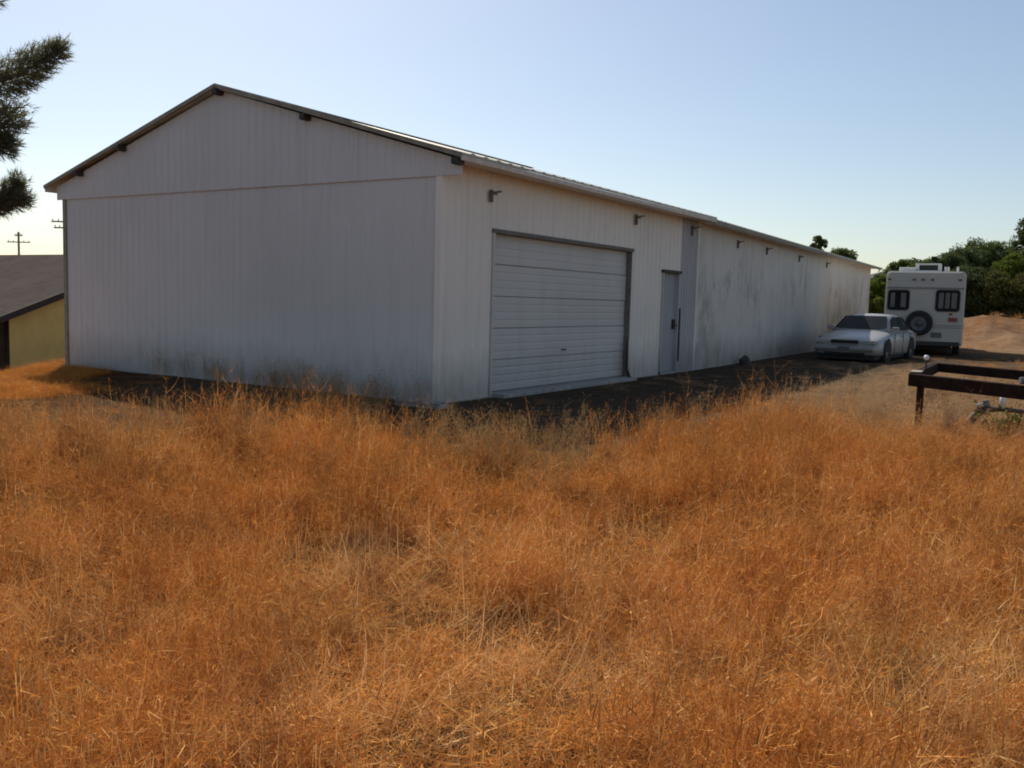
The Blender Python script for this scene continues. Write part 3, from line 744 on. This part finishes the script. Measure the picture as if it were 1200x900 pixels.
# glass: a slightly proud shell on the windscreen, sides and back
def pane(name, pts, off, parent=car, mat='glassdark'):
    m = MB(); q = [Vector(p)+Vector(off) for p in pts]; m.poly(q); m.poly([p-Vector(off)*.6 for p in reversed(q)]); return m.build(name, M[mat], parent)
g = MB(); N_ = 8
for i in range(N_):
    t0, t1 = -1+2*i/N_, -1+2*(i+1)/N_
    f_ = lambda t: (Vector((1.60+.05*t*t-.03, t*.70, .955)), Vector((2.26+.02*t*t-.03, t*.53, 1.318)))
    a, b = f_(t0); c, d = f_(t1); g.quad(a, c, d, b)
g.build('windscreen', M['glassdark'], car, smooth=True, merge=True)
g = MB(); g.quad((4.17, -.62, .98), (4.17, .62, .98), (3.70, .50, 1.30), (3.70, -.50, 1.30)); g.build('rear_window', M['glassdark'], car)
for sg in (-1, 1):
    for (xa, xb, xc, xd) in ((1.78, 2.68, 2.66, 2.30), (2.74, 3.42, 3.36, 2.74)):
        pts = [(xa, sg*.812, .925), (xb, sg*.812, .925), (xc, sg*.632, 1.30), (xd, sg*.632, 1.30)]
        pane('side_window', pts, (0, sg*.012, .002))
    pane('side_window', [(3.48, sg*.812, .925), (3.98, sg*.80, .945), (3.6, sg*.632, 1.29), (3.44, sg*.632, 1.295)], (0, sg*.012, .002))
    m = MB(); m.box(1.74, 1.84, sg*.82-.05, sg*.82+.05, .90, .95); m.box(1.70, 1.80, sg*.91-.085, sg*.91+.085, .91, 1.02); m.build('wing_mirror', M['paint'], car, bevel=.02)
    # door seams and handles
    for xs_ in (1.72, 2.71, 3.62):
        m = MB(); m.box(xs_, xs_+.012, sg*.912-.006, sg*.912+.012, .3, .84); m.build('door_seam', M['black'], car)
    for xh in (2.5, 3.45):
        m = MB(); m.box(xh, xh+.16, sg*.915-.01, sg*.915+.022, .74, .77); m.build('door_handle', M['paint'], car, bevel=.005)
    m = MB(); m.box(-.0, .1, sg*.60-.21, sg*.60+.19, .555, .665)
    m.build('headlight', simple('headlight_glass', (.42, .43, .42), .15, .3, .1) if sg < 0 else bpy.data.materials['headlight_glass'], car, bevel=.02)
    m = MB(); m.box(.04, .3, sg*.76-.05, sg*.76+.05, .56, .64); m.build('indicator', M['amber'], car, bevel=.02)
    m = MB(); m.box(4.84, 4.93, sg*.62-.2, sg*.62+.2, .68, .82); m.build('tail_light', M['red'], car, bevel=.02)
    for xw in (.95, 3.78):
        m = MB(); m.lathe([(.19, -.09), (.29, -.105), (.325, -.08), (.325, .08), (.29, .105), (.19, .09), (.19, -.09)], (xw, sg*.83, .325), (0, 1, 0), 28); w = m.build('wheel', M['black'], car, smooth=True)
        m = MB(); m.lathe([(0, .085), (.08, .09), (.1, .06), (.2, .075), (.205, 0)] if sg > 0 else [(0, -.085), (.08, -.09), (.1, -.06), (.2, -.075), (.205, 0)], (xw, sg*.83, .325), (0, 1, 0), 24); m.build('hubcap', M['chrome'], w, smooth=True)
        m = MB(); ar = []
        for k in range(13):
            a = R(180*k/12); ar.append((xw+.39*math.cos(a), .33+.39*math.sin(a)))
        q = [(x, sg*.925, z) for x, z in ar]; q2 = [(x, sg*.6, z) for x, z in ar]
        m.poly(q+[]); m.build('wheel_arch', M['black'], car)
m = MB(); m.box(-.03, .06, -.36, .36, .56, .655)
gr = m.build('grille', M['black'], car, bevel=.02)
m = MB(); m.box(-.045, -.03, -.37, .37, .655, .67); m.box(-.045, -.03, -.37, .37, .548, .56); m.build('grille_trim', M['chrome'], gr)
m = MB(); m.box(-.07, .12, -.80, .80, .36, .50); bp = m.build('bumper', M['paint'], car, bevel=.05)
m = MB(); m.box(-.0, .1, -.55, .55, .235, .33); m.build('air_intake', M['black'], bp, bevel=.02)
m = MB(); m.box(-.078, -.068, -.16, .16, .37, .48); m.build('number_plate', M['grey'], bp)
m = MB(); m.box(.05, 4.8, -.8, .8, .13, .22); m.build('underbody', M['black'], car)
m = MB(); m.box(-.012, .0, -.006, .006, 0, .01)
for sg in (-.35, .35):
    pass
m = MB(); m.beam((1.52, .1, .955), (1.50, -.55, .96), .015, .015); m.beam((1.52, .6, .955), (1.50, .05, .96), .015, .015); m.build('wiper', M['black'], car)

# ------------------------------------------------------------------ low timber frame at the right
fr = empty('timber_frame', (2.3, -5.6, hz(2.3, -5.6)), 'low dark weathered timber frame, two long beams on short posts, at the right edge', 'timber frame')
z0 = fr.location.z; O = Vector(fr.location)
zt = .60
A = Vector((2.12, -5.60, zt)); A2 = A+(Vector((1.26, -6.82, zt))-A).normalized()*4.0
B = Vector((4.75, -5.50, zt+.02)); B2 = B+(A2-A).normalized()*4.0
def L_(v): return Vector(v)-O
m = MB(); m.beam(L_(A)+Vector((-.06, .04, 0)), L_(A2), .09, .15); m.build('front_beam', M['wood'], fr, bevel=.008)
m = MB(); m.beam(L_(B), L_(B2), .09, .13); m.build('rear_beam', M['wood'], fr, bevel=.008)
m = MB(); m.beam(L_(A)+Vector((.06, .03, .01)), L_(B)+Vector((-.06, .03, 0)), .09, .14); m.build('end_beam', M['wood'], fr, bevel=.008)
m = MB(); m.box(-.055, .25, -.06, .06, .087, .10, M=Matrix.Translation(L_(A)) @ Matrix.Rotation(R(2), 4, 'Z')); m.build('sunlit_cap', M['sunlit_top'], fr)  # thin pale strip added to imitate sunlight on the beam's top edge
for k, (q, dx) in enumerate(((A, .05), (A.lerp(A2, .6), .05), (A2, .05), (B2, -.05))):
    p = L_(q)+Vector((dx*1.0, -.06 if k < 2 else .1, 0)); m = MB(); m.beam((p.x-.03, p.y, -.35), (p.x, p.y, p.z-.05), .075, .075); m.build('post', M['wood'], fr, bevel=.008)
m = MB(); q = L_((3.1, -5.57, zt+.08)); m.tube([q, q+Vector((0, 0, .12))], .012, 6); st = m.build('peg', M['dark'], fr)
m = MB(); m.lathe([(0, -.035), (.022, -.03), (.034, 0), (.026, .028), (0, .035)], q+Vector((0, 0, .145)), (0, 0, 1), 14); m.build('knob', M['white'], st, smooth=True)
m = MB(); q = L_(A.lerp(A2, .385)+Vector((.0, 0, .125))); m.tube([q+Vector((-.05, .1, 0)), q+Vector((.02, -.06, 0))], .038, 12); o = m.build('can', M['grey'], None, M=Matrix.Translation(O)); o.name = 'metal_can'
tag(o, 'grey metal can lying on the front beam of the dark timber frame', 'can')
# irrigation pipe under it
ip = empty('water_pipe', (2.85, -6.15, hz(2.85, -6.15)), 'rusty bent water pipe with white riser in the weeds under the timber frame', 'water pipe'); O = Vector(ip.location)
m = MB(); m.tube([(-.02, .05, -.1), (-.01, .02, .10), (.03, -.04, .22), (.10, -.12, .30), (.20, -.30, .315), (.24, -.6, .30), (.25, -1.6, .27)], [.055, .055, .052, .045, .032, .03, .03], 12); m.build('pipe', M['pipe'], ip, smooth=True)
m = MB(); m.lathe([(.0, -.05), (.08, -.05), (.085, .03), (.05, .05), (0, .05)], (.10, -.12, .31), (0, -1, .3), 14); m.build('coupling', M['pipe'], ip)
m = MB(); m.tube([(.21, -.33, .33), (.21, -.33, .52)], .035, 12); m.build('riser', M['white'], ip, smooth=True)
m = MB(); m.tube([(.12, -.16, .33), (.14, -.14, .40)], .05, 8); m.beam((.07, -.16, .41), (.2, -.12, .41), .02, .02); m.build('valve', M['grey'], ip)

# splash block by the near corner, stone by the far wall
def stone(name, loc, s, mat, seed, label, cat):
    bm = bmesh.new(); bmesh.ops.create_icosphere(bm, subdivisions=3, radius=1)
    for v in bm.verts:
        v.co += v.co.normalized()*noise.noise(v.co*1.3+Vector((seed, 0, 0)))*.45
        v.co.x *= s[0]; v.co.y *= s[1]; v.co.z *= s[2]
    me = bpy.data.meshes.new(name); bm.to_mesh(me); bm.free(); me.materials.append(M[mat])
    o = bpy.data.objects.new(name, me); o.location = loc; COL.objects.link(o); tag(o, label, cat); return o
sbk = MB(); sbk.box(-.35, .35, -.13, .13, 0, .05); sbk.box(-.35, .35, -.13, -.09, .05, .09); sbk.box(-.35, .35, .09, .13, .05, .09)
o = sbk.build('splash_block', M['concrete'], None, M=Matrix.Rotation(R(95), 4, 'Z'), bevel=.01); o.location = (-.35, -.02, hz(-.35, 0)-.005)
tag(o, 'pale concrete splash block lying at the near corner of the warehouse', 'block')
stone('rock', (12.4, -.12, hz(12.4, -.3)+.06), (.17, .13, .15), 'rock', 3, 'dark rock lying against the foot of the stained far wall', 'rock')

# ------------------------------------------------------------------ dry grass
def blades(root, az, L, w, a0, a1, k=4, drift=0., rng=RNG):
    """ribbons: root (n,3); angle from the vertical runs a0 -> a0+a1 along the blade"""
    n_ = len(L); P = root.copy(); rows = []
    side = np.stack([-np.sin(az), np.cos(az), np.zeros(n_)], 1)
    tw = rng.uniform(0, 2*np.pi, n_); sd = side*np.cos(tw)[:, None]+np.array([0, 0, 1.])*np.sin(tw)[:, None]*.5
    for i in range(k+1):
        t = i/k; ww = (w*(1-.75*t**1.5))[:, None]*.5
        rows.append(P-sd*ww); rows.append(P+sd*ww)
        a = a0+a1*(t+.5/k); zz = az+drift*t
        P = P+np.stack([np.sin(a)*np.cos(zz), np.sin(a)*np.sin(zz), np.cos(a)], 1)*(L/k)[:, None]
    V = np.stack(rows, 1).reshape(-1, 3); nr = 2*(k+1)
    base = (np.arange(n_)*nr)[:, None]
    q = np.concatenate([np.array([[2*i, 2*i+1, 2*i+3, 2*i+2]]) for i in range(k)])
    F_ = (base[:, :, None]+q[None]).reshape(-1, 4)
    return V, F_
def join(parts):
    V = []; F_ = []; n_ = 0
    for v, f in parts: V.append(v); F_.append(f+n_); n_ += len(v)
    return np.concatenate(V), np.concatenate(F_)
def cl_root(n_, r, rng):
    an = rng.uniform(0, 2*np.pi, n_); rr = r*np.sqrt(rng.uniform(0, 1, n_))
    return np.stack([rr*np.cos(an), rr*np.sin(an), np.full(n_, -.02)], 1)
src = bpy.data.collections.new('grass_sources'); SRC = []
def add_src(name, V, F_, mat):
    me = mesh_np(name, V, F_, [mat]); o = bpy.data.objects.new(name, me); src.objects.link(o); SRC.append(o)
U = np.random.default_rng
def pick_on(res, n_, k, m_, lo, g_):
    P_ = res[0].reshape(n_, 2*(k+1), 3)[:, 2*lo:, :].reshape(-1, 3); return P_[g_.integers(0, len(P_), m_)]
for s_ in range(4):      # 0-3 tangled dry brush: bent stems, crossing branches, short twigs
    g_ = U(20+s_); lean = g_.uniform(0, 6.28); n1, n2, n3 = 12, 62, 210
    az = lean+g_.normal(size=n1)*1.6
    A_ = blades(cl_root(n1, .12, g_), az, g_.uniform(.18, .46, n1), g_.uniform(.0038, .0068, n1), g_.uniform(.3, 1.45, n1), g_.uniform(-.8, .9, n1), 6, g_.normal(size=n1)*1.1, g_)
    B_ = blades(pick_on(A_, n1, 6, n2, 1, g_), g_.uniform(0, 6.28, n2), g_.uniform(.06, .22, n2), g_.uniform(.003, .0052, n2), g_.uniform(.1, 1.75, n2), g_.uniform(-.9, .9, n2), 4, g_.normal(size=n2)*1.3, g_)
    C2 = blades(pick_on(B_, n2, 4, n3, 1, g_), g_.uniform(0, 6.28, n3), g_.uniform(.014, .07, n3), g_.uniform(.0026, .005, n3), g_.uniform(0, 2.0, n3), g_.uniform(-.9, .9, n3), 2, g_.normal(size=n3), g_)
    n4 = 45; r4 = cl_root(n4, .16, g_)
    D_ = blades(r4, g_.uniform(0, 6.28, n4), g_.uniform(.05, .17, n4), g_.uniform(.003, .005, n4), g_.uniform(0, 1.2, n4), g_.uniform(-.4, 1.4, n4), 3, g_.normal(size=n4), g_)
    V, F_ = join([A_, B_, C2, D_]); mi = np.zeros(len(F_), np.int32); mi[:n1*6] = 1; mi[n1*6:n1*6+n2*4:3] = 1
    me = mesh_np('a_brush_%d' % s_, V, F_, [M['fuzz'], M['stalk']], mi); o = bpy.data.objects.new(me.name, me); src.objects.link(o); SRC.append(o)
for s_ in range(3):      # 4-6 leaning straw stalks with side branchlets
    g_ = U(40+s_); n_ = 24
    r_ = cl_root(n_, .16, g_); az = g_.uniform(0, 6.28, n_)
    p = [blades(r_, az, g_.uniform(.16, .48, n_), g_.uniform(.0025, .0052, n_), g_.uniform(.45, 1.5, n_), g_.uniform(-.9, 1.0, n_), 6, g_.normal(size=n_)*1.1, g_)]
    Vp = p[0][0].reshape(n_, 14, 3); mids = (Vp[:, 4:, :]).reshape(-1, 3); pick = mids[g_.integers(0, len(mids), 60)]
    p.append(blades(pick, g_.uniform(0, 6.28, 60), g_.uniform(.03, .11, 60), np.full(60, .002), g_.uniform(.2, 1.3, 60), g_.uniform(-.3, .8, 60), 2, g_.normal(size=60), g_))
    add_src('b_stalk_%d' % s_, *join(p), M['stalk'])
for s_ in range(3):      # 7-9 flattened litter
    g_ = U(60+s_); n_ = 160
    r_ = cl_root(n_, .3, g_); r_[:, 2] = g_.uniform(0, .1, n_)
    p = blades(r_, g_.uniform(0, 6.28, n_), g_.uniform(.06, .3, n_), g_.uniform(.0025, .005, n_), g_.uniform(1.0, 1.6, n_), g_.uniform(-.6, .6, n_), 4, g_.normal(size=n_)*1.6, g_)
    add_src('c_litter_%d' % s_, *p, M['fuzz'])
for s_ in range(3):      # 10-12 tall upright weeds with branching heads
    g_ = U(80+s_); n_ = 9
    r_ = cl_root(n_, .14, g_); az = g_.uniform(0, 6.28, n_)
    p = [blades(r_, az, g_.uniform(.35, .68, n_), np.full(n_, .0045), g_.uniform(0, .25, n_), g_.uniform(.05, .5, n_), 6, g_.normal(size=n_)*.3, g_)]
    Vp = p[0][0].reshape(n_, 14, 3); mids = Vp[:, 4:, :].reshape(-1, 3); m_ = 170; pick = mids[g_.integers(0, len(mids), m_)]
    q1 = blades(pick, g_.uniform(0, 6.28, m_), g_.uniform(.04, .14, m_), np.full(m_, .0028), g_.uniform(.3, 1.1, m_), g_.uniform(-.7, .3, m_), 3, g_.normal(size=m_), g_)
    tips = q1[0].reshape(m_, 8, 3)[:, 6, :]; tp = np.repeat(tips, 4, 0); k_ = len(tp)
    q2 = blades(tp, g_.uniform(0, 6.28, k_), g_.uniform(.012, .035, k_), np.full(k_, .004), g_.uniform(0, 2.2, k_), np.zeros(k_), 1, np.zeros(k_), g_)
    n3 = 60; r3 = cl_root(n3, .14, g_); p3 = blades(r3, g_.uniform(0, 6.28, n3), g_.uniform(.1, .3, n3), np.full(n3, .0025), g_.uniform(.1, .9, n3), g_.uniform(.1, 1.2, n3), 3, g_.normal(size=n3), g_)
    add_src('d_weed_%d' % s_, *join([p[0], q1, q2, p3]), M['weed'])

CAM = np.array([-9.714, -7.397, 1.416]); YAW = .5685
def scatter(name, pts, idx, scl, tilt, label):
    """points on the ground -> one geometry-nodes object that instances the clumps"""
    n_ = len(pts); me = bpy.data.meshes.new(name); me.vertices.add(n_); me.vertices.foreach_set('co', pts.astype(np.float32).reshape(-1))
    a = me.attributes.new('rot', 'FLOAT_VECTOR', 'POINT'); r_ = np.stack([RNG.normal(size=n_)*tilt, RNG.normal(size=n_)*tilt, RNG.uniform(0, 6.283, n_)], 1); a.data.foreach_set('vector', r_.astype(np.float32).reshape(-1))
    a = me.attributes.new('scl', 'FLOAT_VECTOR', 'POINT'); a.data.foreach_set('vector', scl.astype(np.float32).reshape(-1))
    a = me.attributes.new('idx', 'INT', 'POINT'); a.data.foreach_set('value', idx.astype(np.int32))
    o = bpy.data.objects.new(name, me); COL.objects.link(o); tag(o, label, 'dry grass', kind='stuff')
    gt = bpy.data.node_groups.new(name, 'GeometryNodeTree')
    gt.interface.new_socket('Geometry', in_out='INPUT', socket_type='NodeSocketGeometry'); gt.interface.new_socket('Geometry', in_out='OUTPUT', socket_type='NodeSocketGeometry')
    gi = gt.nodes.new('NodeGroupInput'); go = gt.nodes.new('NodeGroupOutput')
    ci = gt.nodes.new('GeometryNodeCollectionInfo'); ci.inputs['Collection'].default_value = src
    ci.inputs['Separate Children'].default_value = True; ci.inputs['Reset Children'].default_value = True
    ip_ = gt.nodes.new('GeometryNodeInstanceOnPoints'); ip_.inputs['Pick Instance'].default_value = True
    def na(nm, ty):
        q = gt.nodes.new('GeometryNodeInputNamedAttribute'); q.data_type = ty; q.inputs['Name'].default_value = nm; return q.outputs['Attribute']
    gt.links.new(gi.outputs[0], ip_.inputs['Points']); gt.links.new(ci.outputs[0], ip_.inputs['Instance'])
    gt.links.new(na('idx', 'INT'), ip_.inputs['Instance Index']); gt.links.new(na('scl', 'FLOAT_VECTOR'), ip_.inputs['Scale'])
    er = gt.nodes.new('FunctionNodeEulerToRotation'); gt.links.new(na('rot', 'FLOAT_VECTOR'), er.inputs[0]); gt.links.new(er.outputs[0], ip_.inputs['Rotation'])
    gt.links.new(ip_.outputs[0], go.inputs[0])
    md = o.modifiers.new('scatter', 'NODES'); md.node_group = gt
    return o

# candidate points, denser near the viewer
def wedge(n_, r0, r1, half):
    rr = np.sqrt(RNG.uniform(r0*r0, r1*r1, n_)); an = YAW+RNG.uniform(-half, half, n_)
    return CAM[0]+rr*np.cos(an), CAM[1]+rr*np.sin(an), rr
def keep(x, y, m): return x[m], y[m]
PX = []; PY = []; ID = []; SC = []
def put(x, y, lo, hi, smin, smax, hmul=1.):
    n_ = len(x); PX.append(x); PY.append(y); ID.append(RNG.integers(lo, hi+1, n_))
    s_ = RNG.uniform(smin, smax, n_); hm = hmul if not hasattr(hmul, '__len__') else hmul
    SC.append(np.stack([s_, s_, s_*hm], 1))
# vigour of the growth: mounds and thin places; the right side beyond the bend is short
def vigour(x, y): return np.clip(.78+1.7*fbm(x, y, 1.5, 11)+2.6*fbm(x, y, .55, 12), .12, 1.6)*(1-.72*sstep(-.5, 3.5, x))
x, y, rr = wedge(3500, 1.4, 9.5, R(42)); d = dist_poly(x, y, FIELD)+.7*fbm(x, y, .9, 13); v = vigour(x, y)
k = (d > -.05) & (RNG.uniform(0, 1, len(x)) < -.10+.95*v); x, y, v = x[k], y[k], v[k]; put(x, y, 0, 3, .65, 1.1, .62+.62*v)
x, y, rr = wedge(10500, 9.5, 24, R(40)); d = dist_poly(x, y, FIELD)+.7*fbm(x, y, .9, 13); v = vigour(x, y)
k = (d > -.05) & (RNG.uniform(0, 1, len(x)) < (.15+.8*v)*(1-.5*sstep(15, 24, np.hypot(x-CAM[0], y-CAM[1])))); x, y, v = x[k], y[k], v[k]; put(x, y, 0, 3, .8, 1.25, .45+.75*v)
x, y, rr = wedge(1700, 1.5, 12, R(42)); d = dist_poly(x, y, FIELD); k = d > .1; put(*keep(x, y, k), 7, 9, .8, 1.2, .7)
x, y, rr = wedge(5200, 1.5, 12, R(42)); x2, y2, rr2 = wedge(2600, 1.5, 6, R(42)); x = np.concatenate([x, x2]); y = np.concatenate([y, y2]); d = dist_poly(x, y, FIELD)+.5*fbm(x, y, .9, 13); q = fbm(x, y, 1.1, 14)
k = (d > .2) & (RNG.uniform(0, 1, len(x)) < np.clip(.22+1.6*q, .03, .7)*.7*(1-.8*sstep(1, 4, x))); put(*keep(x, y, k), 4, 6, .7, 1.15)
# coarse pale tangles close to the viewer, thickest to the right
x, y, rr = wedge(2400, 1.6, 5.8, R(36)); q = fbm(x, y, .8, 31); rt = sstep(-.5, .35, YAW-np.arctan2(y-CAM[1], x-CAM[0]))
k = RNG.uniform(0, 1, len(x)) < np.clip(.12+1.5*q, 0, .6)*(.45+.9*rt); put(*keep(x, y, k), 4, 6, 1.0, 1.35, .75)
# a fringe of taller weeds where the field meets the bare yard
x, y, rr = wedge(9000, 5, 17, R(38)); d = dist_poly(x, y, FIELD)+.6*fbm(x, y, .8, 13)
k = (d > -.45) & (d < 1.0) & (RNG.uniform(0, 1, len(x)) < .17*np.clip(.9+3.4*fbm(x, y, .9, 15), .03, 2.2)*(1-.65*sstep(2, 6, x))); put(*keep(x, y, k), 10, 12, .4, .85)
k = (d > .8) & (d < 2.5) & (RNG.uniform(0, 1, len(x)) < .02); put(*keep(x, y, k), 10, 12, .5, .8)
# thin weeds at the foot of the gable and the near corner
y_ = np.concatenate([RNG.uniform(2.0, 5.6, 26), RNG.uniform(-.9, 1.6, 60)]); x_ = np.concatenate([-RNG.uniform(.1, .5, 26), -RNG.uniform(.5, 2.6, 60)])
put(x_, y_, 10, 12, .45, .85)
# sparse dead litter on the yard, sparser tufts on the sandy ground farther right
x, y, rr = wedge(5200, 8, 32, R(36)); d = dist_poly(x, y, FIELD)
ins = (x > -.15) & (y > -.15)
k = (d < 0) & ~ins & (np.where(y > 0, x < -.4, y < -.5)) & (RNG.uniform(0, 1, len(x)) < np.clip(.7+.55*d, .12, .8)); put(*keep(x, y, k), 7, 9, .4, .9, .5)
k2 = k & (RNG.uniform(0, 1, len(x)) < np.clip(.95+.75*d, .03, .9)); put(*keep(x, y, k2), 0, 3, .35, .7, .7)
x, y, rr = wedge(5200, 24, 46, R(34)); k = ((y < -4.5-.12*(x-14)) | ((x > 31) & (y < -2.2))) & (RNG.uniform(0, 1, len(x)) < .30+1.4*fbm(x, y, 3, 16)); put(*keep(x, y, k), 0, 3, .8, 1.3, .45)
x, y, rr = wedge(2600, 40, 66, R(30)); k = (y < -1.2) & (y > -14) & (RNG.uniform(0, 1, len(x)) < .25+2.2*fbm(x, y, 2.2, 17)); put(*keep(x, y, k), 0, 3, .8, 1.5, .8)
# bright bank left of the warehouse
x = RNG.uniform(-7, 1, 2600); y = RNG.uniform(4, 14, 2600); s = (x-.3)*(-.67)+(y-9.3)*.74; k = ((s > -1.3) | ((s > -2.8) & (x < -2.2))) & (s < 2.5) & ~((x > -.3) & (y < 8.9)); put(*keep(x, y, k), 7, 9, .7, 1.1, .6); k &= RNG.uniform(0, 1, 2600) < .12; put(*keep(x, y, k), 0, 3, .5, .8, .45)
X_ = np.concatenate(PX); Y_ = np.concatenate(PY); pts = np.stack([X_, Y_, height(X_, Y_)-.01], 1)
scatter('dry_grass', pts, np.concatenate(ID), np.concatenate(SC), .08, 'tangled orange dry grass and straw covering the field in front of the warehouse')

# the green weed under the timber frame
gw = empty('green_weed', (2.05, -6.55, hz(2.05, -6.55)), 'yellow green leafy weed growing under the right end of the timber frame', 'weed')
rg = U(9); m = MB(); tips = []
for i in range(16):
    a = rg.uniform(0, 6.28); e = Vector((math.cos(a)*rg.uniform(.05, .3), math.sin(a)*rg.uniform(.05, .3), rg.uniform(.2, .42)))
    m.tube([(0, 0, -.05), e*.5+Vector((0, 0, .04)), e], [.006, .004, .002], 5); tips.append(e)
m.build('stem', M['greenweed'], gw)
C_ = np.concatenate([np.array(t)*rg.uniform(.4, 1.05, (26, 1))+rg.normal(size=(26, 3))*.03 for t in tips])
V, F_ = leaf_quads(C_, .028, rg); o = bpy.data.objects.new('leaves', mesh_np('leaves', V, F_, [M['greenweed']])); COL.objects.link(o); o.parent = gw

# ------------------------------------------------------------------ camera
cam = bpy.data.cameras.new('camera'); co = bpy.data.objects.new('camera', cam); COL.objects.link(co); scene.camera = co
f_, pit, rol, yaw = 1066.24, .0913, .0271, .5685
Fv = Vector((math.cos(yaw)*math.cos(pit), math.sin(yaw)*math.cos(pit), -math.sin(pit)))
Rv = Vector((math.sin(yaw), -math.cos(yaw), 0)); Uv = Rv.cross(Fv)
R2 = Rv*math.cos(rol)+Uv*math.sin(rol); U2 = -Rv*math.sin(rol)+Uv*math.cos(rol)
mt = Matrix((R2, U2, -Fv)).transposed().to_4x4(); mt.translation = Vector((-9.714, -7.397, 1.4163)); co.matrix_world = mt
cam.sensor_width = 36; cam.lens = f_/1200*36; cam.clip_start = .05; cam.clip_end = 5000

# ------------------------------------------------------------------ light
SUN = Vector((.60, .80, 0)).normalized(); EL = R(43)
sd = Vector((SUN.x*math.cos(EL), SUN.y*math.cos(EL), math.sin(EL)))
sl_ = bpy.data.lights.new('sun', 'SUN'); sl_.energy = 4.2; sl_.angle = R(.53); sl_.color = (1., .93, .82)
so = bpy.data.objects.new('sun', sl_); COL.objects.link(so); so.rotation_euler = (-sd).to_track_quat('-Z', 'Y').to_euler()
wd = bpy.data.worlds.new('World'); scene.world = wd; wd.use_nodes = True
nt = wd.node_tree; bg = nt.nodes['Background']; sk = nt.nodes.new('ShaderNodeTexSky'); sk.sky_type = 'NISHITA'; sk.sun_disc = False
sk.sun_elevation = EL; sk.sun_rotation = math.atan2(SUN.x, SUN.y); sk.air_density = 1.; sk.dust_density = .9; sk.ozone_density = 1.2; sk.altitude = 100
hzm = nt.nodes.new('ShaderNodeMix'); hzm.data_type = 'RGBA'; hzm.inputs[0].default_value = .07; hzm.inputs[7].default_value = (6.6, 7.3, 7.4, 1)
nt.links.new(sk.outputs[0], hzm.inputs[6]); nt.links.new(hzm.outputs[2], bg.inputs[0]); bg.inputs[1].default_value = .081
scene.view_settings.view_transform = 'Standard'; scene.view_settings.look = 'None'; scene.view_settings.exposure = .42; scene.view_settings.gamma = 1
scene.cycles.max_bounces = 6; scene.cycles.diffuse_bounces = 3; scene.cycles.transmission_bounces = 3; scene.cycles.use_denoising = True
scene.cycles.pixel_filter_type = 'BLACKMAN_HARRIS'; scene.cycles.filter_width = 1.9
